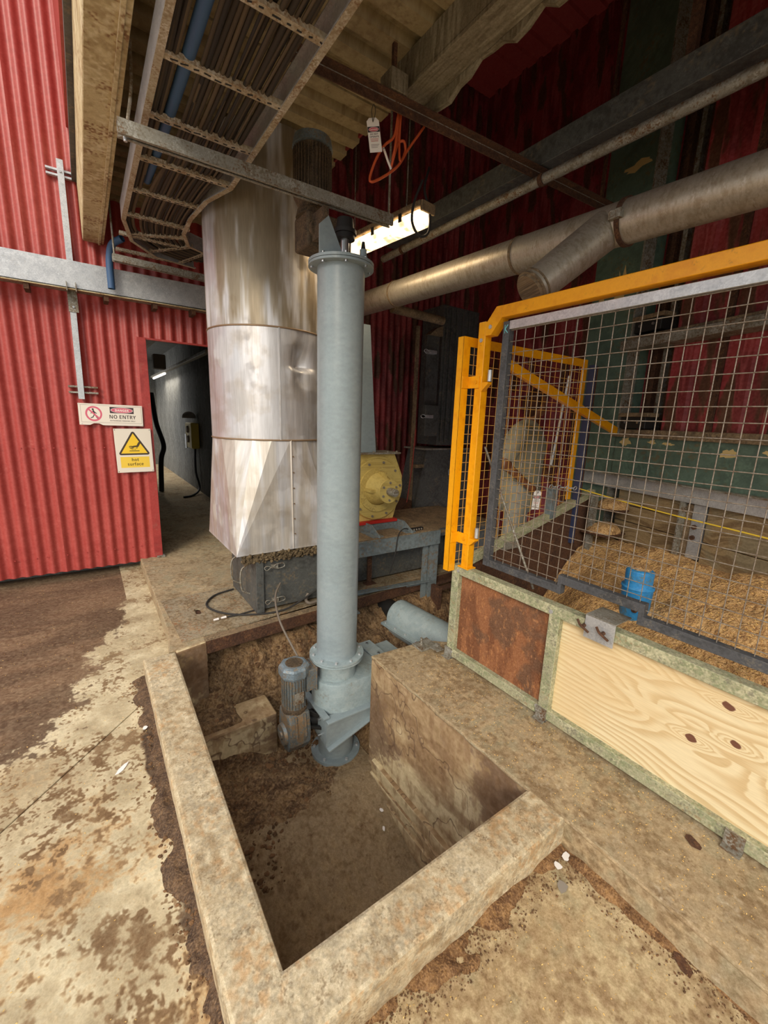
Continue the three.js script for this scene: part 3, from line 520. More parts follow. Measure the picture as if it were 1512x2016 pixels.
{
  const t = thing('purlin_angle', 'rusty steel angle purlin crossing under the soffit', 'beam', [2, 3.1, -2.02]);
  mesh('angle', angleBar(V(0.86, 3.13, -2.06), V(3.6, 3.13, -1.9), 0.05, 0.05, 0.006), MAT.rustDark, t);
  mesh('edge_strip', bar(V(0.86, 3.150, -2.085), V(3.6, 3.150, -1.925), 0.012, 0.012), MAT.galvDirty, t);
  mesh('packer', bx(1.36, 3.16, -2.10, 1.46, 3.25, -2.0, 0.004), MAT.timber, t);
  mesh('hanger', bx(1.41, 3.15, -2.08, 1.43, 3.40, -2.06), MAT.rustDark, t); mesh('hanger', bx(3.2, 3.15, -2.0, 3.22, 5.88, -1.98), MAT.rustDark, t);
}
{
  const t = thing('pipe_rail', 'brown horizontal pipe fixed under a grey steel beam', 'beam', [2.42, 3.05, -1.5]);
  mesh('pipe', cyl(V(2.42, 3.055, -3.6), V(2.42, 3.055, ROOF_FRONT), 0.03), MAT.galvDirty, t);
  mesh('beam', bx(2.45, 3.162, -3.6, 2.60, 3.30, ROOF_FRONT, 0.004), MAT.darkSteel, t);
  for (const z of [-3.3, -1.9, -0.5]) mesh('strap', ring(new THREE.Matrix4().makeTranslation(2.42, 3.055, z), 0.030, 0.036, 0.03, 16), MAT.rustDark, t);
  for (const z of [-3.4, -1.2, 0.2]) mesh('hanger', bx(2.51, 3.25, z - 0.02, 2.55, 5.88, z + 0.02), MAT.rustDark, t);
}
// ---------------------------------------------------------------- vertical screw conveyor
const PX = 1.262, PZ = -2.298;
const up = V(0, 1, 0), flatAt = (x, y, z) => new THREE.Matrix4().makeRotationX(-Math.PI / 2).setPosition(x, y, z);
{
  const t = thing('vertical_screw_conveyor', 'tall pale grey painted screw conveyor tube standing in the pit', 'conveyor', [PX, -0.72, PZ]);
  mesh('casing', cyl(V(PX, 0.04, PZ), V(PX, 2.43, PZ), 0.133, 0.133, 64, true), MAT.pipe, t);
  const tf = mesh('top_flange', [ring(flatAt(PX, 2.436, PZ), 0, 0.182, 0.014), ring(flatAt(PX, 2.420, PZ), 0.133, 0.182, 0.012)], MAT.pipe, t);
  for (let i = 0; i < 8; i++) { const a = i / 8 * Math.PI * 2 + 0.35, p = V(PX + 0.163 * Math.cos(a), 2.414, PZ + 0.163 * Math.sin(a)); mesh('bolt', bolt(p, V(0, -1, 0), 0.010, 0.010), MAT.chrome, tf); mesh('bolt', bolt(p.clone().setY(2.443), up, 0.010, 0.012), MAT.chrome, tf); }
  const bf = mesh('bottom_flange', [ring(flatAt(PX, 0.052, PZ), 0.131, 0.182, 0.012), ring(flatAt(PX, 0.037, PZ), 0.131, 0.182, 0.012)], MAT.pipePale, t);
  for (let i = 0; i < 10; i++) { const a = i / 10 * Math.PI * 2 + 0.2, p = V(PX + 0.160 * Math.cos(a), 0.058, PZ + 0.160 * Math.sin(a)); mesh('bolt', bolt(p, up, 0.009, 0.011), MAT.galv, bf); }
  mesh('neck', cyl(V(PX, -0.10, PZ), V(PX, 0.04, PZ), 0.131, 0.131, 56, true), MAT.pipePale, t);
  // inlet body: rounded end under the neck, running off to the right behind the concrete
  const ob = (r, x1) => { const s = new THREE.Shape(); s.absarc(PX, -PZ, r, Math.PI / 2, Math.PI * 1.5, false); s.lineTo(x1, -PZ - r); s.lineTo(x1, -PZ + r); s.closePath(); return s; };
  const body = new THREE.ExtrudeGeometry(ob(0.168, 1.80), { depth: 0.30, bevelEnabled: true, bevelThickness: 0.012, bevelSize: 0.012, bevelOffset: -0.012, bevelSegments: 2, curveSegments: 40 }).rotateX(-Math.PI / 2).translate(0, -0.402, 0);
  mesh('inlet_body', toCreasedNormals(body, 0.6), MAT.pipePale, t);
  const lid = mesh('body_flange', bx(1.56, -0.08, -2.50, 1.66, -0.068, -2.09, 0.002), MAT.pipePale, t);
  for (const z of [-2.14, -2.3, -2.46]) mesh('bolt', bolt(V(1.61, -0.068, z), up), MAT.chrome, lid);
  mesh('lower_stub', cyl(V(PX, -0.72, PZ), V(PX, -0.40, PZ), 0.122, 0.122, 56, true), MAT.pipe, t);
  const base = mesh('base_flange', ring(flatAt(PX, -0.700, PZ), 0.118, 0.172, 0.022), MAT.pipe, t);
  for (let i = 0; i < 6; i++) { const a = i / 6 * Math.PI * 2 + 0.5; mesh('bolt', bolt(V(PX + 0.150 * Math.cos(a), -0.690, PZ + 0.150 * Math.sin(a)), up, 0.010, 0.014), MAT.galv, base); }
  // drive bracket: face plate towards the gearmotor, side gussets back to the body
  const br = mesh('drive_bracket', [
    plate([[-2.13, -0.29], [-2.47, -0.27], [-2.47, -0.47], [-2.13, -0.49]], frame(V(1.10, 0, 0), V(0, 0, 1), up), 0.012),
    plate([[1.095, -0.30], [1.095, -0.49], [1.15, -0.51], [1.55, -0.36], [1.55, -0.30]], frame(V(0, 0, -2.125), V(1, 0, 0), up), 0.012),
    plate([[1.095, -0.28], [1.095, -0.47], [1.15, -0.47], [1.42, -0.37], [1.42, -0.28]], frame(V(0, 0, -2.475), V(1, 0, 0), up), 0.012),
    bx(1.09, -0.305, -2.155, 1.57, -0.293, -2.085, 0.002), bar(V(1.10, -0.508, -2.115), V(1.57, -0.348, -2.115), 0.06, 0.012, 0.002), bx(1.09, -0.282, -2.50, 1.42, -0.270, -2.44, 0.002),
    bx(1.075, -0.288, -2.47, 1.12, -0.276, -2.12, 0.002)], MAT.pipe, t);
  for (const [y, z] of [[-0.33, -2.20], [-0.45, -2.20], [-0.33, -2.40], [-0.45, -2.40]]) mesh('bolt', bolt(V(1.094, y, z), V(-1, 0, 0), 0.011, 0.022), MAT.chrome, br);
  mesh('bearing_housing', cyl(V(1.10, -0.39, -2.30), V(1.05, -0.39, -2.30), 0.062, 0.055, 20), MAT.black, t);
  mesh('shaft', cyl(V(1.06, -0.39, -2.30), V(0.97, -0.39, -2.30), 0.022, 0.022, 16), MAT.chrome, t);
  // head plates and shafts above the top flange
  mesh('head_plate', plate([[-0.170, 0], [-0.02, 0], [-0.118, 0.185], [-0.170, 0.135]], frame(V(PX, 2.443, PZ + 0.07), V(1, 0, 0), up), 0.010), MAT.pipe, t);
  mesh('head_shaft', cyl(V(PX + 0.01, 2.44, PZ + 0.02), V(PX + 0.01, 2.56, PZ + 0.02), 0.024, 0.024, 18), MAT.chrome, t);
  mesh('coupling', [cyl(V(PX + 0.01, 2.56, PZ + 0.02), V(PX + 0.01, 2.66, PZ + 0.02), 0.055, 0.045, 20), cyl(V(PX + 0.01, 2.585, PZ + 0.02), V(PX + 0.01, 2.605, PZ + 0.02), 0.062, 0.062, 20)], MAT.black, t);
  const st = mesh('inlet_stub', cyl(V(PX + 0.105, 2.44, PZ + 0.06), V(PX + 0.105, 2.52, PZ + 0.06), 0.020, 0.020, 16), MAT.pipe, t);
  mesh('cable_gland', cyl(V(PX + 0.105, 2.52, PZ + 0.06), V(PX + 0.105, 2.56, PZ + 0.06), 0.014, 0.008, 12), MAT.black, st);
}
{   // gearmotor at the foot
  const cx = 0.945, cz = -2.275;
  const t = thing('gearmotor', 'silt-caked grey gearmotor hanging beside the foot of the screw conveyor', 'motor', [cx, -0.58, cz]);
  const oct = (r, y0, y1, c = 0.02) => { const s = new THREE.Shape(), k = r * 0.45; [[-r, -k], [-k, -r], [k, -r], [r, -k], [r, k], [k, r], [-k, r], [-r, k]].forEach(([x, y], i) => (i ? s.lineTo(cx + x, -cz + y) : s.moveTo(cx + x, -cz + y))); s.closePath(); return new THREE.ExtrudeGeometry(s, { depth: y1 - y0 - 2 * c, bevelEnabled: true, bevelThickness: c, bevelSize: c, bevelOffset: -c, bevelSegments: 2 }).rotateX(-Math.PI / 2).translate(0, y0 + c, 0); };
  const cap = mesh('fan_cowl', oct(0.088, 0.0, 0.085), MAT.motorCap, t);
  mesh('fan_grille', [ring(flatAt(cx, 0.087, cz), 0.046, 0.054, 0.006, 24), ...[-3, -2, -1, 0, 1, 2, 3].map((i) => bx(cx - 0.046 + Math.abs(i) * 0.004, 0.085, cz + i * 0.0125 - 0.003, cx + 0.046 - Math.abs(i) * 0.004, 0.090, cz + i * 0.0125 + 0.003))], MAT.motorOld, cap);
  mesh('motor_body', cyl(V(cx, -0.215, cz), V(cx, 0.0, cz), 0.070, 0.072, 28), MAT.motorGrey, t);
  for (let i = 0; i < 26; i++) { const a = i / 26 * Math.PI * 2, c = Math.cos(a), s = Math.sin(a); if (c > 0.6) continue; mesh('fin', bar(V(cx + c * 0.074, -0.20, cz + s * 0.074), V(cx + c * 0.074, -0.005, cz + s * 0.074), 0.004, 0.014, 0, V(c, 0, s)), MAT.motorGrey, t); }
  mesh('terminal_box', [bx(cx + 0.06, -0.12, cz - 0.07, cx + 0.135, 0.03, cz + 0.05, 0.008), bx(cx + 0.125, -0.128, cz - 0.076, cx + 0.137, 0.038, cz + 0.056, 0.004)], MAT.motorGrey, t);
  mesh('rating_plate', bx(cx - 0.03, -0.16, cz + 0.079, cx + 0.03, -0.08, cz + 0.083), MAT.galvDirty, t);
  mesh('motor_flange', cyl(V(cx, -0.24, cz), V(cx, -0.21, cz), 0.078, 0.084, 28), MAT.motorOld, t);
  const gp = [[-0.075, -0.01], [0.075, -0.01], [0.09, -0.06], [0.10, -0.14], [0.095, -0.22], [0.06, -0.275], [0.0, -0.30], [-0.06, -0.275], [-0.095, -0.22], [-0.10, -0.14], [-0.09, -0.06]];
  const gb = new THREE.ExtrudeGeometry(new THREE.Shape(gp.map(([a, b]) => new THREE.Vector2(a, b))), { depth: 0.115, bevelEnabled: true, bevelThickness: 0.016, bevelSize: 0.016, bevelOffset: -0.016, bevelSegments: 2 }).applyMatrix4(frame(V(cx + 0.058, -0.225, cz), V(0, 0, 1), up));
  mesh('gear_case', gb, MAT.motorGrey, t);
  mesh('case_rib', [bar(V(cx + 0.03, -0.24, cz + 0.085), V(cx + 0.03, -0.38, cz + 0.105), 0.014, 0.02), bar(V(cx - 0.03, -0.24, cz + 0.085), V(cx - 0.03, -0.38, cz + 0.105), 0.012, 0.016), bar(V(cx + 0.03, -0.38, cz + 0.105), V(cx + 0.03, -0.49, cz + 0.06), 0.014, 0.02)], MAT.motorGrey, t);
  mesh('bore_cover', [cyl(V(cx - 0.055, -0.40, cz), V(cx - 0.092, -0.40, cz), 0.078, 0.066, 28), cyl(V(cx - 0.09, -0.40, cz), V(cx - 0.102, -0.40, cz), 0.028, 0.024, 18)], MAT.motorGrey, t);
  mesh('output_boss', cyl(V(cx + 0.05, -0.39, -2.30), V(cx + 0.10, -0.39, -2.30), 0.05, 0.04, 20), MAT.motorOld, t);
  mesh('torque_arm', [bar(V(cx + 0.05, -0.27, cz), V(1.10, -0.33, cz + 0.05), 0.02, 0.03, 0.003), bar(V(cx + 0.06, -0.36, cz + 0.06), V(1.10, -0.40, cz + 0.08), 0.02, 0.02, 0.003)], MAT.black, t);
}
{   // cable to the gearmotor
  const m = mesh('motor_cable', tube([[1.04, -0.03, -2.28], [1.0, 0.10, -2.42], [0.985, 0.22, -2.62], [1.05, 0.30, -2.86], [1.13, 0.34, -2.97]], 0.0075, 8, 40), MAT.cableGrey);
  tag(m, 'single grey cable dropping from the trough to the gearmotor', 'cable');
}
{   // drive motor above the conveyor
  const cx = 1.24, cz = -2.62;
  const t = thing('drive_motor', 'old brown finned motor hanging above the conveyor head', 'motor', [cx, 2.6, cz]);
  mesh('motor_body', cyl(V(cx, 2.86, cz), V(cx, 3.12, cz), 0.098, 0.098, 32), MAT.motorOld, t);
  for (let i = 0; i < 34; i++) { const a = i / 34 * Math.PI * 2, c = Math.cos(a), s = Math.sin(a); mesh('fin', bar(V(cx + c * 0.104, 2.87, cz + s * 0.104), V(cx + c * 0.104, 3.11, cz + s * 0.104), 0.004, 0.018, 0, V(c, 0, s)), MAT.motorOld, t); }
  mesh('fan_cowl', [cyl(V(cx, 3.12, cz), V(cx, 3.17, cz), 0.118, 0.108, 32)], MAT.motorCap, t);
  mesh('flange', [cyl(V(cx, 2.80, cz), V(cx, 2.86, cz), 0.075, 0.11, 32), cyl(V(cx, 2.76, cz), V(cx, 2.80, cz), 0.10, 0.09, 32)], MAT.motorOld, t);
  mesh('gearbox', [bx(cx - 0.08, 2.58, cz - 0.10, cx + 0.22, 2.77, cz + 0.10, 0.02), cyl(V(cx - 0.02, 2.67, cz + 0.09), V(cx - 0.02, 2.67, cz + 0.13), 0.05, 0.05, 20)], MAT.motorOld, t);
  mesh('mount_arm', [bar(V(cx + 0.05, 2.60, cz + 0.05), V(PX, 2.56, PZ - 0.09), 0.06, 0.05, 0.004), bx(cx - 0.05, 2.60, cz + 0.08, cx - 0.02, 2.74, cz + 0.25)], MAT.motorOld, t);
}

// ---------------------------------------------------------------- stainless stack with square foot
const TX = 1.225, TZ = -3.395, TR = 0.432;
{
  const t = thing('steel_stack', 'dented stainless steel stack with a faceted square foot', 'stack', [TX, 0.6, TZ]);
  const dent = (a, y) => {                              // a kick in the shell on the side towards the conveyor
    const da = a - 1.30, dy = y - 1.955; let d = -0.095 * Math.exp(-(da * da) / 0.040 - (dy > 0 ? dy * dy / 0.018 : dy * dy / 0.0006));
    d += 0.010 * Math.exp(-((da - 0.24) ** 2) / 0.004 - dy * dy / 0.02) - 0.018 * Math.exp(-((da - 0.04) ** 2) / 0.012 - ((dy + 0.10) ** 2) / 0.006);
    return d + 0.0022 * (fbm(a / 6.2832, y / 4, 14, 6, 3, 3601) - 0.5) * 2;
  };
  const shell = (y0, y1, ny, mat, name, withDent) => {
    const na = 240, g = new THREE.BufferGeometry(), pos = [], uv = [], idx = [];
    for (let j = 0; j <= ny; j++) for (let i = 0; i <= na; i++) { const a = i / na * Math.PI * 2, y = lerp(y0, y1, j / ny), r = TR + (withDent ? dent(a, y) : 0.0018 * (fbm(i / na, y / 4, 14, 6, 3, 3601) - 0.5)); pos.push(TX + r * Math.cos(a), y, TZ + r * Math.sin(a)); uv.push(a * TR, y); }
    for (let j = 0; j < ny; j++) for (let i = 0; i < na; i++) { const q = j * (na + 1) + i; idx.push(q, q + na + 1, q + 1, q + 1, q + na + 1, q + na + 2); }
    g.setAttribute('position', new THREE.Float32BufferAttribute(pos, 3)); g.setAttribute('uv', new THREE.Float32BufferAttribute(uv, 2)); g.setIndex(idx); g.computeVertexNormals();
    return mesh(name, keep(g), mat, t);
  };
  const Y1 = 1.43, Y2 = 2.195, Y0 = 0.60, hw = 0.413;
  shell(Y2, 3.394, 24, MAT.steelUpper, 'upper_shell', false);
  shell(Y1, Y2, 90, MAT.steelMid, 'middle_shell', true);
  for (const y of [Y1, Y2]) mesh('seam_band', new THREE.TorusGeometry(TR + 0.001, 0.006, 8, 96).rotateX(Math.PI / 2).translate(TX, y, TZ), MAT.band, t);
  const sa = 1.41; mesh('vertical_seam', bar(V(TX + (TR + 0.001) * Math.cos(sa + 0.33), Y1, TZ + (TR + 0.001) * Math.sin(sa + 0.33)), V(TX + (TR + 0.001) * Math.cos(sa + 0.33), Y2, TZ + (TR + 0.001) * Math.sin(sa + 0.33)), 0.010, 0.009, 0, V(Math.cos(sa + 0.33), 0, Math.sin(sa + 0.33))), MAT.steelMid, t);
  // the foot: flat folded facets from the round shell to a square
  const corner = [[hw, hw], [-hw, hw], [-hw, -hw], [hw, -hw]].map(([x, z]) => V(TX + x, Y0, TZ + z)), onR = (a) => V(TX + TR * Math.cos(a), Y1, TZ + TR * Math.sin(a));
  const tri = (a, b, c) => { const g = new THREE.BufferGeometry().setFromPoints([a, b, c, a.clone().lerp(V(TX, 1, TZ), 0.004), c.clone().lerp(V(TX, 1, TZ), 0.004), b.clone().lerp(V(TX, 1, TZ), 0.004)]); g.computeVertexNormals(); return g; };
  const N = 5, fan = [[], []];
  for (let q = 0; q < 4; q++) {
    const a0 = q * Math.PI / 2, c0 = corner[q];
    for (let i = 0; i < N; i++) mesh('facet', tri(onR(a0 + i / N * Math.PI / 2), c0, onR(a0 + (i + 1) / N * Math.PI / 2)), MAT.steelHopper, t);
    const nx = corner[(q + 1) % 4]; mesh('side_panel', tri(c0, nx, onR(a0 + Math.PI / 2)), MAT.steelHopper, t);
  }
  const f0 = onR(Math.PI / 2), f1 = V(TX + 0.02, Y0, TZ + hw + 0.001);
  const fs = mesh('fold_seam', bar(f0.clone().add(V(0, 0, 0.002)), f1, 0.014, 0.006), MAT.steelHopper, t);
  for (let i = 1; i < 7; i++) mesh('rivet', bolt(f0.clone().lerp(f1, i / 7).add(V(0.016, 0, 0.002)), V(0, 0.05, 1).normalize(), 0.006, 0.004), MAT.band, fs);
  mesh('bottom_lip', [bx(TX - hw, Y0 - 0.004, TZ + hw - 0.004, TX + hw, Y0 + 0.004, TZ + hw + 0.002), bx(TX - hw - 0.002, Y0 - 0.004, TZ - hw, TX - hw + 0.004, Y0 + 0.004, TZ + hw)], MAT.steelHopper, t);
}
{   // lagging wool hanging out under the stack
  const m = clods('lagging_wool', 'brown fibrous lagging hanging out under the stack foot', 1400, () => [rr(0.86, 1.62), 0.565 + rr(-0.05, 0.03) * (0.5 + 0.5 * Math.abs(Math.sin(rnd() * 9))), -2.99 + rr(-0.05, 0.012)], () => rr(0.005, 0.014), MAT.wool); m.userData.category = 'insulation';
}
// ---------------------------------------------------------------- trough conveyor on the steel platform
{
  const t = thing('trough_conveyor', 'dark grey steel trough with a handled end door under the stack', 'conveyor', [2, 0.11, -3.3]);
  const x0 = 0.972, zf = -3.0, zb = -3.62;
  mesh('casing', [bx(x0 + 0.03, 0.135, -3.14, 2.98, 0.52, -3.6, 0.004), bx(x0 + 0.02, 0.135, zf - 0.01, 1.72, 0.52, zb, 0.004)], MAT.darkSteel, t);
  const d = mesh('end_door', [bx(x0 - 0.022, 0.115, zb - 0.02, x0 + 0.022, 0.545, zf + 0.012, 0.004), bx(x0 + 0.02, 0.115, zf - 0.004, x0 + 0.036, 0.545, zf + 0.012, 0.002)], MAT.darkSteel, t);
  for (const z of [-3.16, -3.42]) mesh('handle', tube([[x0 - 0.02, 0.47, z], [x0 - 0.075, 0.435, z], [x0 - 0.09, 0.345, z], [x0 - 0.075, 0.255, z], [x0 - 0.02, 0.22, z]], 0.007, 8, 24), MAT.galvDirty, d);
  for (const y of [0.475, 0.20]) {
    const l = mesh('toggle_latch', [tube([[x0 + 0.04, y + 0.004, zf + 0.02], [x0 + 0.055, y + 0.016, zf + 0.024], [x0 + 0.085, y + 0.004, zf + 0.024], [x0 + 0.055, y - 0.018, zf + 0.024]], 0.003, 6, 30, true), bx(x0 + 0.085, y, zf + 0.018, x0 + 0.115, y + 0.006, zf + 0.026), bx(x0 + 0.10, y - 0.012, zf - 0.01, x0 + 0.15, y + 0.016, zf + 0.016, 0.002)], MAT.galvDirty, t);
    mesh('latch_lever', tube([[x0 + 0.12, y + 0.014, zf + 0.022], [x0 + 0.19, y + 0.02, zf + 0.024], [x0 + 0.195, y - 0.004, zf + 0.024], [x0 + 0.12, y - 0.010, zf + 0.022]], 0.0035, 6, 30, true), MAT.galvDirty, l);
  }
  mesh('cross_leg', [bx(2.02, 0.11, -3.12, 2.06, 0.53, -3.10), bx(1.99, 0.105, -3.14, 2.09, 0.118, -3.06)], MAT.rustDark, t);
}
{   // cables lying round the trough
  const c1 = mesh('coiled_cable', tube([[1.66, 0.33, -2.985], [1.38, 0.20, -2.96], [1.15, 0.122, -2.95], [0.9, 0.121, -3.0], [0.72, 0.120, -3.15], [0.66, 0.120, -3.34], [0.76, 0.120, -3.5], [0.93, 0.12, -3.56]], 0.0075, 8, 70), MAT.rubber); tag(c1, 'dark cable looped on the floor plate round the trough door', 'cable');
  const c2 = thing('cable_end', 'short cable with two white connectors lying on the floor plate', 'cable', [0.75, 0.115, -3.05]);
  mesh('lead', tube([[0.95, 0.12, -3.06], [0.82, 0.12, -3.045], [0.745, 0.12, -3.05]], 0.006, 8, 20), MAT.rubber, c2);
  for (const dx of [0, 0.055]) mesh('connector', cyl(V(0.735 - dx, 0.122, -3.052 + dx * 0.1), V(0.70 - dx, 0.122, -3.05 + dx * 0.1), 0.009, 0.007, 10), MAT.paper, c2);
  const c3 = mesh('hose_bend', tube([[1.72, 0.13, -2.94], [1.45, 0.128, -2.955], [1.36, 0.13, -2.95], [1.345, 0.15, -2.975], [1.37, 0.20, -2.985]], 0.013, 10, 50), MAT.cableGrey); tag(c3, 'thick grey hose bend lying on the platform edge channel', 'hose');
}
// ---------------------------------------------------------------- steel bench under the blower
const BZ = -2.88, BY = 0.605;
{
  const t = thing('support_frame', 'blue grey steel channel frame carrying the yellow blower', 'frame', [2.2, -0.2, -2.9]);
  mesh('front_channel', channel(V(1.70, BY - 0.065, BZ), V(2.66, BY - 0.065, BZ), 0.13, 0.06, 0.008, 0, V(0, 0, 1)), MAT.frameSteel, t);
  mesh('rear_channel', channel(V(1.70, BY - 0.036, -3.40), V(2.66, BY - 0.036, -3.40), 0.07, 0.06, 0.008, 0, V(0, 0, -1)), MAT.frameSteel, t);
  for (const [x, z] of [[2.615, BZ - 0.02], [1.66, BZ - 0.02]]) mesh('leg', channel(V(x, -0.34, z), V(x, BY - 0.13, z), 0.10, 0.055, 0.007, 0, V(0, 0, 1)), MAT.frameSteel, t);
  mesh('leg', bx(2.49, -0.32, BZ - 0.02, 2.55, BY - 0.13, BZ - 0.008), MAT.frameSteel, t);
  mesh('lower_rail', angleBar(V(1.68, 0.135, BZ - 0.01), V(2.60, 0.085, BZ - 0.01), 0.07, 0.05, 0.006), MAT.frameSteel, t);
  mesh('foot_plate', bx(1.64, -0.02, BZ - 0.06, 1.78, -0.008, BZ + 0.04), MAT.frameSteel, t);
  mesh('deck', bx(1.70, BY, -3.45, 2.66, BY + 0.008, BZ + 0.012), MAT.dustySteel, t);
}
{
  const bx0 = 2.10, bz = -3.12, by = 1.0, n = V(0, 0, 1);
  const t = thing('blower', 'pale yellow round blower with a protruding shaft on a red base', 'blower', [bx0, BY, bz]);
  const rot = new THREE.Matrix4().makeTranslation(bx0, by, bz);
  mesh('casing', [cyl(V(bx0, by, bz - 0.22), V(bx0, by, bz), 0.285, 0.285, 56), plate([[-0.27, 0.02], [-0.27, 0.305], [0.19, 0.305], [0.285, 0.10], [0.285, 0.02]], frame(V(bx0, by, bz - 0.11), V(1, 0, 0), up), 0.20), plate([[-0.25, -0.30], [0.20, -0.30], [0.29, -0.02], [-0.25, -0.02]], frame(V(bx0, by, bz - 0.11), V(1, 0, 0), up), 0.19)], MAT.blower, t);
  const fp = mesh('face_plate', [cyl(V(bx0 + 0.0, by - 0.01, bz), V(bx0, by - 0.01, bz + 0.016), 0.275, 0.27, 56), ring(new THREE.Matrix4().makeTranslation(bx0, by - 0.01, bz + 0.022), 0.14, 0.20, 0.02, 40)], MAT.blower, t);
  for (let i = 0; i < 10; i++) { const a = i / 10 * Math.PI * 2 + 0.1; mesh('bolt', bolt(V(bx0 + 0.245 * Math.cos(a), by - 0.01 + 0.245 * Math.sin(a), bz + 0.016), n, 0.011, 0.014), MAT.galvDirty, fp); }
  mesh('hole_plug', bolt(V(bx0 + 0.0, by + 0.14, bz + 0.03), n, 0.015, 0.004), MAT.black, fp);
  mesh('bearing_housing', [cyl(V(bx0, by, bz + 0.01), V(bx0 + 0.0, by, bz + 0.19), 0.15, 0.085, 40), bx(bx0 - 0.012, by + 0.08, bz, bx0 + 0.012, by + 0.155, bz + 0.14), bx(bx0 - 0.15, by - 0.012, bz, bx0 - 0.08, by + 0.012, bz + 0.14)], MAT.blower, t);
  const hf = mesh('housing_flange', cyl(V(bx0, by, bz + 0.18), V(bx0, by, bz + 0.20), 0.102, 0.102, 36), MAT.blower, t);
  for (let i = 0; i < 6; i++) { const a = i / 6 * Math.PI * 2 + 0.5; mesh('bolt', bolt(V(bx0 + 0.076 * Math.cos(a), by + 0.076 * Math.sin(a), bz + 0.20), n, 0.010, 0.012), MAT.galvDirty, hf); }
  mesh('shaft', [cyl(V(bx0, by, bz + 0.20), V(bx0, by, bz + 0.29), 0.034, 0.034, 24), cyl(V(bx0, by, bz + 0.29), V(bx0, by, bz + 0.295), 0.028, 0.026, 24)], MAT.galvDirty, t);
  const of = mesh('outlet_flange', bx(bx0 - 0.29, by + 0.303, bz - 0.24, bx0 + 0.235, by + 0.318, bz + 0.03, 0.002), MAT.galvDirty, t);
  for (const dx of [-0.2, -0.05, 0.10, 0.20]) mesh('bolt', bolt(V(bx0 + dx, by + 0.318, bz + 0.01), up, 0.010, 0.012), MAT.galvDirty, of);
  mesh('outlet_duct', plate([[-0.27, 0.32], [-0.24, 1.35], [-0.13, 1.35], [-0.04, 0.32]], frame(V(bx0 + 0.02, by, bz - 0.1), V(1, 0, 0), up), 0.2), MAT.pipe, t);
  mesh('red_base', bx(bx0 - 0.30, BY + 0.075, bz - 0.24, bx0 + 0.22, BY + 0.10, bz + 0.035, 0.003), MAT.blowerRed, t);
  for (const dx of [-0.12, 0.235]) mesh('foot_gusset', [plate([[0, 0], [0.24, 0], [0.24, 0.01], [0.10, 0.085], [0, 0.085]], frame(V(bx0 + dx, BY + 0.008, bz + 0.02), V(0, 0, 1), up), 0.012), bx(bx0 + dx - 0.05, BY + 0.008, bz + 0.02, bx0 + dx + 0.05, BY + 0.018, bz + 0.235)], MAT.frameSteel, t);
  mesh('mount_rail', bx(bx0 - 0.32, BY + 0.008, bz - 0.24, bx0 + 0.25, BY + 0.075, bz + 0.02, 0.003), MAT.frameSteel, t);
}
{
  const t = thing('power_strip', 'dark strip with a row of pale sockets on the frame deck', 'socket strip', [2.42, BY, -2.92]);
  mesh('strip', bx(2.34, BY + 0.008, -2.945, 2.50, BY + 0.035, -2.915, 0.003), MAT.black, t);
  for (let i = 0; i < 5; i++) mesh('socket', cyl(V(2.36 + i * 0.029, BY + 0.022, -2.915), V(2.36 + i * 0.029, BY + 0.022, -2.911), 0.008, 0.008, 8), MAT.paperGrey, t);
  const c = mesh('strip_lead', tube([[2.34, BY + 0.03, -2.93], [2.26, BY + 0.05, -2.90], [2.16, BY + 0.02, -2.845], [2.12, BY - 0.15, -2.83], [2.09, BY - 0.33, -2.86]], 0.005, 6, 40), MAT.rubber); tag(c, 'thin black lead hanging over the front of the support frame', 'cable');
}
{   // horizontal auger housing behind the concrete block
  const t = thing('auger_housing', 'short pale grey auger casing on a black tube behind the concrete block', 'auger', [2.1, -0.28, -2.5]);
  const a = V(2.115, -0.075, -2.88), b = V(2.16, -0.06, -1.95), d = b.clone().sub(a).normalize();
  mesh('casing', cyl(a.clone().addScaledVector(d, 0.14), b, 0.135, 0.135, 48), MAT.pipePale, t);
  mesh('inner_tube', cyl(a.clone().addScaledVector(d, -0.10), a.clone().addScaledVector(d, 0.15), 0.088, 0.088, 32), MAT.black, t);
  mesh('tube_end', cyl(a.clone().addScaledVector(d, -0.22), a.clone().addScaledVector(d, -0.09), 0.089, 0.089, 32), MAT.wool, t);
  const f = mesh('side_flange', [bar(a.clone().addScaledVector(d, 0.13).add(V(-0.15, -0.03, 0)), b.clone().add(V(-0.15, -0.03, 0)), 0.07, 0.008, 0.002), bar(a.clone().addScaledVector(d, 0.13).add(V(-0.15, -0.042, 0)), b.clone().add(V(-0.15, -0.042, 0)), 0.07, 0.008, 0.002)], MAT.pipePale, t);
  for (let i = 0; i < 6; i++) mesh('bolt', bolt(a.clone().addScaledVector(d, 0.17 + i * 0.13).add(V(-0.165, -0.026, 0)), up, 0.009, 0.01), MAT.galv, f);
  mesh('lower_half', [cyl(a.clone().addScaledVector(d, 0.14).add(V(0, -0.05, 0)), b.clone().add(V(0, -0.05, 0)), 0.138, 0.138, 40)], MAT.pipe, t);
}
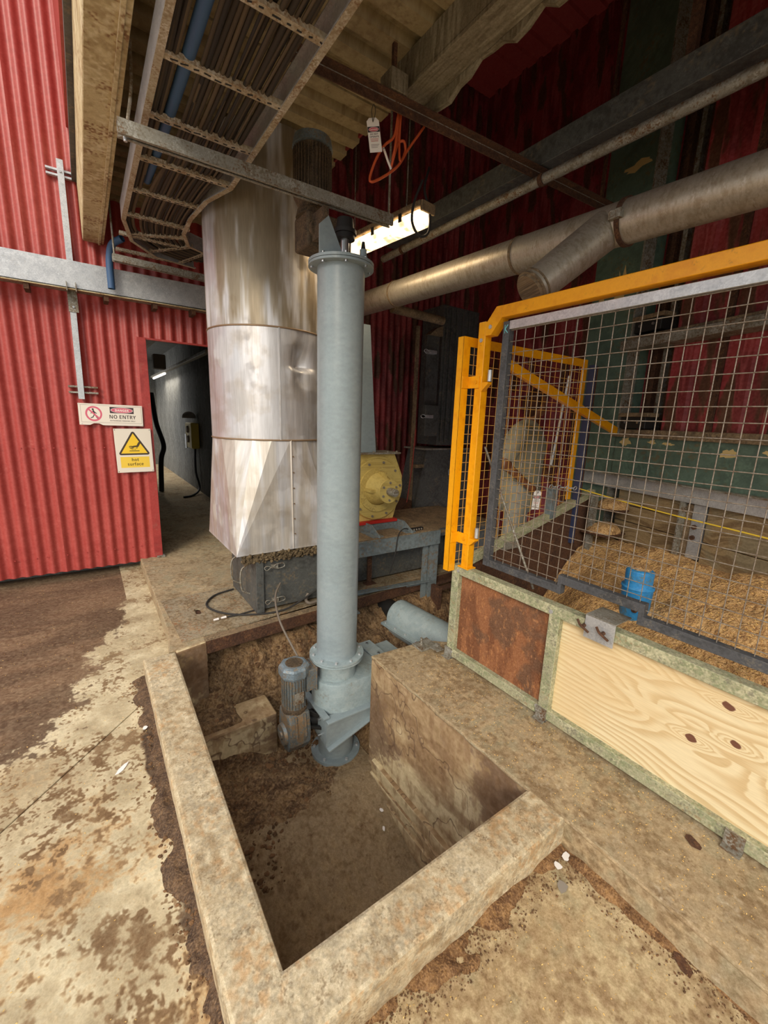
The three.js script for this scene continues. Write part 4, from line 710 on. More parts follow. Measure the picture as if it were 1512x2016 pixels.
{
  const t = thing('anchor_bracket', 'pale dusty bracket with a stud bolted to the concrete block corner', 'bracket', [1.76, 0.1, -2.0]);
  mesh('base', bx(1.70, 0.1, -2.035, 1.80, 0.115, -1.93, 0.003), MAT.galvDirty, t);
  mesh('stud', cyl(V(1.745, 0.112, -1.99), V(1.745, 0.165, -1.99), 0.008, 0.008, 8), MAT.galvDirty, t);
  mesh('nut', cyl(V(1.745, 0.115, -1.99), V(1.745, 0.13, -1.99), 0.016, 0.016, 6), MAT.galvDirty, t);
  mesh('strap', [bx(1.77, 0.112, -2.04, 1.835, 0.12, -1.86, 0.002), bx(1.815, 0.10, -1.93, 1.835, 0.135, -1.90)], MAT.galvDirty, t);
}
// ---------------------------------------------------------------- low wall: mossy steel frame, rust sheet, plywood
const FX = 1.845;
{
  const t = thing('low_wall', 'mossy green steel framed low wall with rusty sheet and plywood panels', 'low wall', [FX, 0.1, -1.0]);
  const yb = 0.115, yt = 0.735, zs = [-1.79, -1.095, 0.45];
  mesh('top_rail', bx(FX - 0.028, yt - 0.055, -1.82, FX + 0.028, yt, 2.0, 0.004), MAT.mossFrame, t);
  mesh('bottom_rail', bx(FX - 0.028, yb, -1.82, FX + 0.028, yb + 0.055, 2.0, 0.004), MAT.mossFrame, t);
  for (const z of zs) mesh('upright', bx(FX - 0.029, yb + 0.04, z - 0.03, FX + 0.027, yt - 0.04, z + 0.03, 0.004), MAT.mossFrame, t);
  mesh('rust_sheet', bx(FX + 0.004, yb + 0.03, -1.78, FX + 0.012, yt - 0.03, -1.10), MAT.rust, t).userData.label = 'rust brown sheet';
  const ply = bx(FX + 0.004, yb + 0.03, -1.10, FX + 0.018, yt - 0.03, 0.5), uvp = prep(ply), p = uvp.attributes.position, uv = uvp.attributes.uv; for (let i = 0; i < p.count; i++) uv.setXY(i, p.getZ(i) + 1.2, p.getY(i) + 0.06);
  mesh('plywood_panel', keep(uvp), MAT.plywood, t).userData.label = 'pale plywood with brown knots';
  for (const [z, y] of [[-1.765, 0.705], [-1.775, 0.15], [-1.115, 0.70], [-1.13, 0.16]]) mesh('bolt', bolt(V(FX - 0.028, y, z), V(-1, 0, 0), 0.011, 0.005), MAT.galv, t);
  for (const z of [-1.80, -1.10, -0.28]) mesh('foot_cleat', [bx(FX - 0.06, 0.1, z - 0.03, FX + 0.0, 0.108, z + 0.03), bx(FX - 0.036, 0.1, z - 0.03, FX - 0.028, 0.17, z + 0.03)], MAT.galvDirty, t);
}
{
  const t = thing('wing_bracket', 'galvanised bent bracket with two rusty wing bolts on the low wall top rail', 'bracket', [FX, 0.735, -0.86]);
  mesh('face', bx(FX - 0.040, 0.655, -0.935, FX - 0.034, 0.765, -0.80, 0.001), MAT.galv, t);
  mesh('top', bx(FX - 0.040, 0.762, -0.935, FX + 0.10, 0.768, -0.80, 0.001), MAT.galvDirty, t);
  for (const z of [-0.935, -0.845]) mesh('wing_bolt', [cyl(V(FX - 0.034, 0.71, z), V(FX - 0.058, 0.71, z), 0.009, 0.008, 10), tube([[FX - 0.055, 0.732, z - 0.028], [FX - 0.062, 0.715, z - 0.01], [FX - 0.062, 0.705, z + 0.01], [FX - 0.055, 0.69, z + 0.03]], 0.0055, 8, 20)], MAT.rustDark, t);
}
// ---------------------------------------------------------------- mesh gate above the low wall
const WP = 0.0557;
{
  const t = thing('mesh_gate', 'dark framed welded wire mesh gate above the low wall', 'gate', [FX, 0.8, -1.0]);
  const z0 = -1.597, z1 = 1.2, yt = 2.118;
  mesh('top_bar', bx(FX - 0.008, yt - 0.042, z0, FX + 0.03, yt, z1, 0.002), MAT.galv, t);
  mesh('side_bar', bx(FX - 0.0088, 0.7945, z0, FX + 0.03, yt, z0 + 0.042, 0.002), MAT.gateDark, t);
  const seg = [[z0, -1.095, 0.795], [-1.115, -0.715, 0.848], [-0.735, z1, 0.795]];
  for (const [a, b, y] of seg) mesh('bottom_bar', bx(FX - 0.008, y, a, FX + 0.03, y + 0.04, b, 0.002), MAT.gateDark, t);
  for (const z of [-1.115, -0.735]) mesh('notch_bar', bx(FX - 0.0086, 0.794, z - 0.0007, FX + 0.0306, 0.889, z + 0.0207, 0.002), MAT.gateDark, t);
  mesh('letter_mark', [bar(V(FX - 0.0095, 2.10, -1.583), V(FX - 0.0095, 2.06, -1.583), 0.001, 0.004), bar(V(FX - 0.0095, 2.08, -1.582), V(FX - 0.0095, 2.10, -1.566), 0.001, 0.004), bar(V(FX - 0.0095, 2.08, -1.582), V(FX - 0.0095, 2.06, -1.564), 0.001, 0.004)], SM({ color: 0x7fd0d8, roughness: 0.7 }), t).userData.label = 'light blue chalked letter K';
  const lowAt = (z) => (z > -1.105 && z < -0.725 ? 0.87 : 0.82);
  for (let i = 0; i < 48; i++) { const z = -1.523 + i * WP; if (z > z1 - 0.03) break; mesh('wire', cyl(V(FX + 0.011, lowAt(z), z), V(FX + 0.011, yt - 0.02, z), 0.0021, 0.0021, 6), MAT.wire, t); }
  for (let i = 0; i < 23; i++) { const y = 2.072 - i * 0.0551; mesh('wire', cyl(V(FX + 0.007, y, z0 + 0.02), V(FX + 0.007, y, z1 - 0.02), 0.0021, 0.0021, 6), MAT.wire, t); }
}
{   // yellow post and top rail
  const t = thing('yellow_guard_post', 'yellow square steel guard post bolted on the low wall corner', 'post', [FX, 0.735, -1.72]);
  mesh('post', bx(FX - 0.026, 0.735, -1.752, FX + 0.026, 2.135, -1.70, 0.004), MAT.yellow, t);
  for (const y of [2.04, 1.83]) mesh('bolt', bolt(V(FX - 0.026, y, -1.725), V(-1, 0, 0), 0.011, 0.006), MAT.galv, t);
  for (const y of [1.82, 0.93]) { mesh('hinge_lug', plate([[0, 0], [0.045, 0.04], [0.045, 0.05], [0, 0.05]], frame(V(FX - 0.012, y - 0.05, -1.70), V(0, 0, 1), up), 0.03), MAT.yellow, t); mesh('hinge_pin', cyl(V(FX, y + 0.005, -1.668), V(FX, y + 0.065, -1.668), 0.012, 0.012, 12), MAT.galv, t); }
  mesh('base_plate', bx(FX - 0.034, 0.733, -1.77, FX + 0.034, 0.741, -1.685), MAT.yellow, t);
}
{
  const t = thing('yellow_top_rail', 'yellow steel top rail running above the mesh gate', 'rail', [FX, 2.15, -0.8]);
  mesh('rail', bx(FX - 0.03, 2.135, -1.60, FX + 0.03, 2.195, 2.0, 0.004), MAT.yellow, t);
  mesh('end_knee', plate([[-1.70, 2.06], [-1.66, 2.06], [-1.595, 2.135], [-1.595, 2.195], [-1.635, 2.195], [-1.70, 2.12]], frame(V(FX, 0, 0), V(0, 0, 1), up), 0.056), MAT.yellow, t);
  mesh('bolt', bolt(V(FX - 0.028, 2.10, -1.665), V(-1, 0, 0), 0.011, 0.006), MAT.galv, t);
}
// ---------------------------------------------------------------- yellow mesh screen square to the gate
{
  const z = -1.80, x0 = 1.762, x1 = 2.985, y0 = 0.70, yt = 2.065;
  const t = thing('yellow_mesh_screen', 'yellow framed wire mesh screen set square to the gate', 'screen', [2.3, 0.7, z]);
  mesh('left_angle', [bx(x0, y0, z - 0.003, x0 + 0.05, yt, z + 0.003), bx(x0, y0, z - 0.045, x0 + 0.005, yt, z)], MAT.yellow, t);
  mesh('top_bar', [bx(x0 + 0.0502, yt - 0.05, z - 0.0035, x1, yt - 0.0003, z + 0.0025), bx(x0 + 0.006, yt - 0.005, z - 0.045, x1, yt - 0.0006, z - 0.0001)], MAT.yellow, t);
  mesh('right_bar', bx(x1 - 0.05, 1.06, z - 0.006, x1, yt, z + 0.006), MAT.yellow, t);
  for (const y of [1.79, 0.885]) mesh('fixing_strap', [bx(x0 + 0.0, y, z + 0.003, FX - 0.02, y + 0.065, z + 0.009, 0.001), bx(FX - 0.034, y, z + 0.003, FX - 0.026, y + 0.065, -1.715, 0.001), bolt(V(FX - 0.034, y + 0.033, -1.735), V(-1, 0, 0), 0.011, 0.006)], MAT.yellow, t);
  const low = (x) => Math.max(y0 + 0.03, 0.755 + (x - 1.95) * 0.278);
  for (let i = 0; i < 22; i++) { const x = x0 + 0.035 + i * WP; if (x > x1 - 0.02) break; mesh('wire', cyl(V(x, low(x), z - 0.005), V(x, yt - 0.02, z - 0.005), 0.0017, 0.0017, 6), MAT.yellowWire, t); }
  for (let i = 0; i < 24; i++) { const y = 2.03 - i * 0.0551, xe = clamp(1.95 + (y - 0.755) / 0.278, x0 + 0.1, x1 - 0.01); mesh('wire', cyl(V(x0 + 0.012, y, z - 0.001), V(xe, y, z - 0.001), 0.0017, 0.0017, 6), MAT.yellowWire, t); }
}
{
  const m = mesh('yellow_brace', [bar(V(2.02, 1.955, -1.74), V(3.40, 1.575, -1.74), 0.034, 0.055, 0.004)], MAT.yellow); tag(m, 'yellow diagonal bar sloping down to the green beam', 'bar');
  const t = thing('blue_post', 'dark blue post closing the end of the yellow screen', 'post', [3.01, 0.7, -1.77]);
  mesh('post', bx(2.992, 0.72, -1.79, 3.03, 2.03, -1.745, 0.003), MAT.bluePost, t);
  mesh('back_strip', bx(3.03, 0.72, -1.80, 3.075, 2.03, -1.76, 0.003), MAT.rustDark, t);
}
{   // rusty sheet with a sloping cap rail closing the end of the bin
  const t = thing('bin_end_sheet', 'dark rusty sheet under a sloping dusty cap rail', 'panel', [2.4, 0, -1.79]);
  mesh('sheet', plate([[1.88, 0.02], [3.25, 0.02], [3.25, 1.06], [1.88, 0.72]], frame(V(0, 0, -1.775), V(1, 0, 0), up), 0.008), MAT.rustDark, t);
  mesh('cap_rail', bar(V(1.87, 0.745, -1.775), V(3.25, 1.10, -1.775), 0.055, 0.05, 0.004), MAT.mossFrame, t);
  mesh('clamp', bx(2.20, 0.785, -1.79, 2.34, 0.835, -1.735, 0.004), MAT.galvDirty, t);
}
{
  const t = thing('grey_stub_post', 'short grey box post standing on the sloping cap rail', 'post', [2.71, 0.95, -1.775]);
  mesh('stub', bx(2.675, 0.945, -1.80, 2.745, 1.16, -1.745, 0.004), MAT.frameSteel, t);
  mesh('cap', bx(2.67, 1.155, -1.805, 2.75, 1.163, -1.74, 0.002), MAT.frameSteel, t);
}
// pixel -> point helpers: a pixel of the 1512 x 2016 frame gives a direction, the plane it lies on gives the distance
function rayOf(px, py) { return V((px - 756) / FOCAL, -(py - 1008) / FOCAL, -1).applyQuaternion(camera.quaternion); }
const onY = (px, py, y) => { const d = rayOf(px, py); return EYE.clone().addScaledVector(d, (y - EYE.y) / d.y); };
const onX = (px, py, x) => { const d = rayOf(px, py); return EYE.clone().addScaledVector(d, x / d.x); };
const onZ = (px, py, z) => { const d = rayOf(px, py); return EYE.clone().addScaledVector(d, z / d.z); };

// ---------------------------------------------------------------- shed side behind the bin, turned 17.6 degrees
const MB = frame(V(3.45, 0, -1.9), V(-0.302, 0, 0.953).normalize(), up);          // s along the wall, y up, o towards the viewer
const bw = (s0, y0, o0, s1, y1, o1, r = 0) => bx(s0, y0, o0, s1, y1, o1, r).applyMatrix4(MB);
const pw = (s, y, o) => V(s, y, o).applyMatrix4(MB), nw = V(0, 0, 1).transformDirection(MB);
function flake(s, y, o, r, k, sx = 1, sy = 1) {                                    // an irregular patch of bare primer
  const pts = []; for (let i = 0; i < 18; i++) { const a = i / 18 * Math.PI * 2, q = r * (0.55 + 0.75 * hash2(i, k, 6)); pts.push([s + q * sx * Math.cos(a), y + q * sy * Math.sin(a)]); }
  return plate(pts, MB.clone().multiply(new THREE.Matrix4().makeTranslation(0, 0, o)), 0.0012);
}
{
  const w = setting('wall_right', 'red and brown sheeted shed wall behind the sawdust bin');
  for (let i = 0; i < 7; i++) for (const [y0, y1] of [[1.58, 2.18], [2.24, 5.9]]) {
    const s0 = 0.46 + i * 0.36;
    mesh('red_sheet', corrugated(MB.clone().multiply(new THREE.Matrix4().makeTranslation(s0, y0, -0.10 - (i % 2) * 0.006)), 0.36 - 0.012, y1 - y0, 0.18, 0.02, 'trap'), MAT.redDirtyShade, w);
  }
  for (const s of [0.81, 1.17, 1.53]) mesh('batten', bw(s - 0.022, 1.56, -0.11, s + 0.012, 5.9, -0.085), MAT.rustDark, w);
  mesh('recess_back', bw(0.15, 0, -0.32, 3.4, 5.95, -0.24), MAT.rustDark, w);
  for (const s of [0.22, 0.30, 0.38]) mesh('recess_strip', bw(s, 1.56, -0.24, s + 0.035, 5.9, -0.20), s === 0.30 ? MAT.galvDirty : MAT.rustDark, w);
  mesh('far_side', [bx(4.9, -0.2, -5.1, 5.0, 5.98, -1.2), bx(3.42, -0.2, -1.25, 5.0, 5.98, -1.2)], MAT.redDirtyShade, w);
  mesh('near_side', bx(2.85, -0.2, 1.2, 2.95, 5.98, 4.0), MAT.redDirtyShade, w);  // unseen side wall, closes the right front to darken the shed
}
{
  const t = thing('green_column', 'wide dark green painted steel column with peeling yellow primer', 'column', [3.46, 0, -1.95]);
  mesh('face', bw(-0.29, 0, -0.20, 0.175, 5.9, -0.02, 0.004), MAT.green, t);
  mesh('edge_strip', [bw(0.172, 0, -0.10, 0.186, 5.9, 0.0)], MAT.galvDirty, t);
  for (const [s, y, r, k, sx, sy] of [[0.0, 2.62, 0.08, 2, 0.8, 1.9], [-0.18, 2.58, 0.06, 3, 0.6, 1.2], [0.06, 3.12, 0.06, 4, 0.7, 1.8], [0.0, 3.46, 0.07, 5, 1.8, 0.5]]) mesh('peeled_patch', flake(s, y, -0.0195, r, k, sx, sy), MAT.peel, t);
}
{
  const t = thing('green_beam', 'green painted steel beam with pale peeled patches above the planks', 'beam', [3.2, 1.25, -1.0]);
  mesh('web', bw(0.14, 1.25, -0.06, 3.0, 1.55, 0.0, 0.003), MAT.green, t);
  mesh('dust_ledge', bw(0.16, 1.548, -0.10, 3.0, 1.595, -0.02, 0.012), MAT.dustySteel, t);
  mesh('flange', bw(0.14, 1.535, -0.10, 3.0, 1.555, 0.02, 0.003), MAT.dustySteel, t);
  for (const [s, y, r, k, sx, sy] of [[0.27, 1.50, 0.040, 11, 1.3, 0.8], [0.50, 1.51, 0.026, 12, 1.2, 0.6], [0.63, 1.505, 0.026, 13, 1.5, 0.4], [1.02, 1.47, 0.045, 14, 1.0, 0.7], [1.24, 1.49, 0.03, 15, 1.2, 0.5]]) mesh('peeled_patch', flake(s, y, 0.0006, r, k, sx, sy), MAT.peel, t);
}
{
  const m = thing('grey_channel', 'dusty galvanised channel running along under the green beam', 'steel beam', [3.2, 1.13, -1.0]);
  mesh('web', bw(-0.12, 1.14, -0.05, 3.0, 1.25, 0.012, 0.002), MAT.galv, m);
  mesh('flange', bw(-0.12, 1.243, 0.0, 3.0, 1.252, 0.055, 0.002), MAT.galvDirty, m);
  const s = thing('wall_shelf', 'dusty concrete coloured ledge across the red sheets', 'ledge', [3.2, 2.17, -1.0]);
  mesh('ledge', bw(0.14, 2.17, -0.10, 3.0, 2.235, 0.05, 0.006), MAT.galvDirty, s);
  mesh('dust_crust', bw(0.16, 2.232, -0.09, 3.0, 2.26, 0.02, 0.01), MAT.dustySteel, s);
}
{
  const rows = [[1.03, 1.14], [0.905, 1.025], [0.745, 0.90]];
  const spans = [[0.27, 0.805], [0.965, 3.0]];
  rows.forEach(([y0, y1], i) => spans.forEach(([s0, s1], j) => { const m = mesh('wall_plank', bw(s0, y0, -0.07 + hash2(i, j, 4) * 0.006, s1, y1, -0.02 + hash2(i, j, 5) * 0.008, 0.004), MAT.plank); tag(m, ['short weathered plank behind the blue drum, ', 'long weathered plank right of the steel bracket, '][j] + ['topmost', 'middle', 'lowest'][i] + ' of three', 'plank', 'planks of the bin wall'); }));
}
{
  const t = thing('plank_bracket', 'pale grey steel cleat with two bolts between the planks', 'bracket', [3.2, 0.75, -1.1]);
  mesh('cleat', bw(0.875, 0.78, -0.06, 0.955, 1.135, -0.012, 0.002), MAT.galv, t);
  mesh('web', bw(0.81, 0.74, -0.05, 0.822, 1.14, 0.03, 0.001), MAT.galvDirty, t);
  mesh('side', bw(0.825, 0.76, -0.06, 0.87, 1.13, -0.02), MAT.dustySteel, t);
  for (const y of [0.99, 0.92]) mesh('bolt', bolt(pw(0.905, y, -0.012), nw, 0.016, 0.014), MAT.rustDark, t);
}
for (const [y, lab] of [[2.28, 'black box switch with two shiny bolts above the wall ledge'], [1.60, 'black box switch resting on the green beam']]) {
  const t = thing('limit_switch', lab, 'switch', [3.38, y, -1.6]);
  mesh('case', bw(0.20, y, -0.10, 0.42, y + 0.085, 0.0, 0.006), MAT.black, t);
  mesh('dust_hood', bw(0.18, y + 0.085, -0.10, 0.44, y + 0.115, 0.01, 0.006), MAT.dustySteel, t);
  for (const s of [0.25, 0.36]) mesh('bolt', bolt(pw(s, y + 0.045, 0.0), nw, 0.010, 0.01), MAT.chrome, t);
}
// ---------------------------------------------------------------- sawdust bin
const dustH = (x, z) => 0.40 + 0.34 * sstep(2.0, 3.25, x) - 0.34 * sstep(-1.25, -1.72, z) * sstep(3.3, 2.6, x) + (fbm((x + 4) / 8, (z + 4) / 8, 20, 20, 4, 3701) - 0.5) * 0.16 + (fbm((x + 4) / 8, (z + 4) / 8, 120, 120, 3, 3721) - 0.5) * 0.03 + 0.09 * sstep(-1.2, -0.5, z) * sstep(2.0, 2.8, x);
{
  const m = mesh('sawdust_heap', grid(150, 150, (u, v) => { const z = lerp(-1.765, 1.1, v), x = lerp(1.885, 3.42 - 0.317 * (z + 1.9) + 0.06, u); return V(x, dustH(x, z), z); }), MAT.sawdust); m.userData = { kind: 'stuff', label: 'heap of pale brown sawdust filling the bin', category: 'sawdust' };
  const inside = () => { const z = rr(-1.74, 0.4), x = rr(1.9, 3.4 - 0.317 * (z + 1.9)); return [x, dustH(x, z), z]; };
  shavings('sawdust_chips', 'loose wood chips on the sawdust heap', 9000, inside, MAT_SHAVE, 0.65);
  mesh('bin_floor', bx(1.87, -0.2, -1.77, 3.6, 0.02, 1.2), MAT.platform).userData = { kind: 'structure' };
}
{
  const t = thing('blue_drum', 'blue two-tier drum half buried in the sawdust', 'drum', [2.56, 0.55, -1.05]);
  const c = V(2.56, 0, -1.05), prof = [[0, 0.50], [0.074, 0.50], [0.082, 0.70], [0.086, 0.70], [0.086, 0.712], [0.072, 0.714], [0.074, 0.80], [0.060, 0.812], [0, 0.82]];
  mesh('drum', new THREE.LatheGeometry(prof.map(([r, y]) => new THREE.Vector2(r, y)), 28).translate(c.x, 0, c.z), MAT.blue, t);
  mesh('dust_cap', new THREE.SphereGeometry(0.055, 14, 8).scale(1, 0.3, 1).translate(c.x, 0.815, c.z), MAT.sawdust, t);
  mesh('lug', [new THREE.TorusGeometry(0.022, 0.008, 8, 18).rotateY(1.1).translate(c.x - 0.075, 0.60, c.z + 0.03)], MAT.rustDark, t);
}
function lump(x, y, z, r) { const g = new THREE.IcosahedronGeometry(r, 3), p = g.attributes.position; for (let i = 0; i < p.count; i++) { const k = 0.75 + 0.5 * fbm((p.getX(i) + 1) / 2, (p.getZ(i) + p.getY(i) + 1) / 2, 16, 16, 3, 3741); p.setXYZ(i, p.getX(i) * k, Math.max(0, p.getY(i) * k * 0.75), p.getZ(i) * k); } g.computeVertexNormals(); return g.translate(x, y, z); }
{   // dust-laden step and lumps at the bin corner
  const t = thing('bin_step', 'sawdust covered step brackets at the inner bin corner', 'bracket', [3.2, 0.5, -1.66]);
  for (const [y, x] of [[0.80, 3.10], [0.98, 3.20]]) { mesh('shelf', bx(x, y, -1.74, x + 0.24, y + 0.015, -1.52, 0.003), MAT.rustDark, t); mesh('dust', lump(x + 0.12, y + 0.01, -1.63, 0.11), MAT.sawdust, t); }
  mesh('leg', bx(3.14, 0.4, -1.72, 3.18, 1.1, -1.68), MAT.galvDirty, t);
}
{
  const a = onX(1140, 962, 2.9), b = V(2.75, 1.085, -0.55);
  const t = thing('chain_rope', 'yellow rope with a short chain stretched across the bin', 'rope', [2.9, 1.0, -1.2]);
  mesh('rope', tube([a, a.clone().lerp(b, 0.5).add(V(0, -0.01, 0)), b, b.clone().add(b.clone().sub(a))], 0.0045, 6, 40), MAT.ropeYellow, t);
  const c = onX(1085, 958, 2.72); for (let i = 0; i < 7; i++) { const p = c.clone().lerp(a, i / 7); mesh('link', new THREE.TorusGeometry(0.014, 0.0035, 6, 12).scale(1.4, 1, 1).rotateX(i % 2 ? 1.57 : 0.2).translate(p.x, p.y, p.z), MAT.galv, t); }
}
{
  const a = onX(1128, 668, 3.0), m0 = onX(1085, 915, 2.95);
  const t = thing('slim_rod', 'slim pale conduit rising beside the green column', 'conduit', [2.95, 1.3, -1.7]);
  mesh('rod', cyl(onX(1121, 740, 2.95), m0, 0.010, 0.010, 10), MAT.galv, t);
  mesh('rod', cyl(onX(1142, 600, 3.2), onX(1124, 728, 3.05), 0.008, 0.008, 10), MAT.galvDirty, t);
}
{
  const m = mesh('stay_rod', cyl(onX(955, 880, 1.99), onX(1050, 1160, 1.97), 0.007, 0.007, 10), MAT.galvDirty); tag(m, 'thin grey stay rod leaning behind the gate mesh', 'rod');
}
// ---------------------------------------------------------------- silver duct with a capped branch
{
  const t = thing('silver_duct', 'long dusty silver duct with a short branch over the gate', 'duct', [2.3, 2.5, -1.5]);
  const A = V(2.3, 2.545, 0.4), B = V(2.3, 2.70, -4.6), D = B.clone().sub(A).normalize(), at = (z) => A.clone().lerp(B, (z - A.z) / (B.z - A.z));
  mesh('main_run', cyl(A, B, 0.100, 0.100, 48), MAT.duct, t);
  const e = onX(1047, 570, 1.93), s = at(-1.36);
  mesh('branch', cyl(s, e, 0.098, 0.088, 48), MAT.duct, t);
  const q = e.clone().sub(s).normalize(), ringAt = (p, d, r0, r1, w) => cyl(p.clone().addScaledVector(d, -w / 2), p.clone().addScaledVector(d, w / 2), r1, r1, 48);
  mesh('branch_collar', [ringAt(e, q, 0, 0.096, 0.012), ringAt(e.clone().addScaledVector(q, -0.03), q, 0, 0.094, 0.008), cyl(e, e.clone().addScaledVector(q, 0.02), 0.088, 0.084, 48)], MAT.dustySteel, t);
  const cl = mesh('clamp_ring', [ringAt(at(-1.27), D, 0, 0.109, 0.022)], MAT.rustDark, t);
  mesh('clamp_bolt', bx(2.17, 2.58, -1.30, 2.20, 2.62, -1.24, 0.003), MAT.galvDirty, cl);
  for (const z of [-1.92, -3.2]) mesh('joint_ring', ringAt(at(z), D, 0, 0.105, 0.016), MAT.dustySteel, t);
}
// ---------------------------------------------------------------- dusty ducts and cabinets in the dark corner
{
  const z = -4.2, t = thing('ribbed_cabinet', 'tall dark ribbed steel cabinet in the shadowed corner', 'cabinet', [3.9, 0.1, -4.3]);
  mesh('body', bx(3.74, 1.30, z - 0.4, 4.35, 3.0, z, 0.004), MAT.darkSteel, t);
  for (const x of [3.78, 3.86, 3.95, 4.05, 4.16, 4.26]) mesh('rib', bx(x, 1.34, z, x + 0.03, 2.98, z + 0.02, 0.003), MAT.darkSteel, t);
  mesh('base_flange', bx(3.52, 1.24, z - 0.4, 4.4, 1.262, z + 0.03, 0.002), MAT.galvDirty, t);
  const h = mesh('hopper', plate([[3.42, 0.48], [3.57, 1.24], [4.4, 1.24], [4.5, 0.40]], frame(V(0, 0, z - 0.18), V(1, 0, 0), up), 0.38), MAT.darkSteel, t);
  mesh('hook', tube([[4.02, 0.98, z + 0.02], [3.95, 0.98, z + 0.05], [3.95, 0.91, z + 0.05], [4.0, 0.91, z + 0.02]], 0.005, 6, 20), MAT.galv, h);
  mesh('lower_flange', bar(V(3.40, 0.49, z + 0.03), V(4.5, 0.40, z + 0.03), 0.05, 0.018), MAT.galvDirty, t);
  mesh('skirt', plate([[3.30, 0.10], [3.45, 0.47], [4.5, 0.38], [4.5, 0.10]], frame(V(0, 0, z - 0.1), V(1, 0, 0), up), 0.24), MAT.darkSteel, t);
  const p = thing('latched_panel', 'narrow grey inspection panel with toggle latches beside the cabinet', 'panel', [3.58, 1.4, -4.2]);
  mesh('panel', bx(3.50, 1.55, z - 0.05, 3.70, 2.62, z, 0.004), MAT.darkSteel, p);
  mesh('lower_box', bx(3.48, 1.42, z - 0.04, 3.70, 1.80, z + 0.06, 0.006), MAT.darkSteel, p);
  for (const y of [2.42, 1.66]) mesh('toggle_latch', [tube([[3.40, y, z + 0.07], [3.43, y + 0.02, z + 0.07], [3.48, y, z + 0.07], [3.43, y - 0.02, z + 0.07]], 0.005, 6, 24, true), bx(3.48, y - 0.02, z, 3.60, y + 0.02, z + 0.075, 0.003)], MAT.galv, p);
  mesh('dusty_hood', plate([[3.5, 2.62], [3.70, 2.62], [3.70, 2.74], [3.60, 2.70]], frame(V(0, 0, z), V(1, 0, 0), up), 0.1), MAT.dustySteel, p);
  const l = thing('corner_post', 'thin dusty angle post in front of the dark red wall', 'post', [3.38, 0.1, -4.22]);
  mesh('post', bx(3.34, 0.1, z - 0.03, 3.38, 2.7, z + 0.0), MAT.dustySteel, l);
  mesh('arm', [bx(3.38, 1.02, z - 0.02, 3.52, 1.06, z + 0.04)], MAT.dustySteel, l);
  const c = mesh('red_cord', tube([[3.36, 1.5, z + 0.03], [3.33, 1.1, z + 0.04], [3.24, 0.5, z + 0.06]], 0.006, 6, 30), SM({ color: 0xa8443a, roughness: 0.7 })); tag(c, 'thin red cord hanging beside the angle post', 'cord');
  const s = mesh('bench_ramp', plate([[2.9, 0.40], [3.30, 0.62], [3.30, 0.1], [2.9, 0.1]], frame(V(0, 0, -4.35), V(1, 0, 0), up), 0.5), MAT.rustDark); tag(s, 'dark sloping guard behind the blower', 'guard');
  const d = thing('steel_bench', 'dusty dark steel bench running behind the blower frame', 'bench', [3.0, 0.1, -3.5]);
  mesh('top', bx(2.66, 0.53, -3.95, 3.6, 0.56, -2.98, 0.004), MAT.dustySteel, d); mesh('edge', bx(2.66, 0.50, -3.0, 3.45, 0.575, -2.985), MAT.darkSteel, d);
  mesh('body', bx(3.0, 0.1, -3.9, 3.6, 0.53, -3.05, 0.004), MAT.darkSteel, d);
  const r = thing('trench_rail', 'rusty twin rails over the trench beside the frame leg', 'rail', [2.9, 0, -2.9]);
  for (const zz of [-2.80, -2.92]) mesh('rail', bar(V(2.62, 0.04, zz), V(3.3, 0.06, zz), 0.035, 0.03), MAT.rustDark, r);
  mesh('end_cleat', bx(2.6, -0.3, -2.95, 2.64, 0.07, -2.76), MAT.rustDark, r);
}
{
  const m = mesh('cross_pipe', cyl(onZ(772, 607, -3.9), onZ(872, 632, -3.9), 0.045, 0.045, 20), MAT.dustySteel); tag(m, 'short dusty pipe crossing below the silver duct', 'pipe');
}
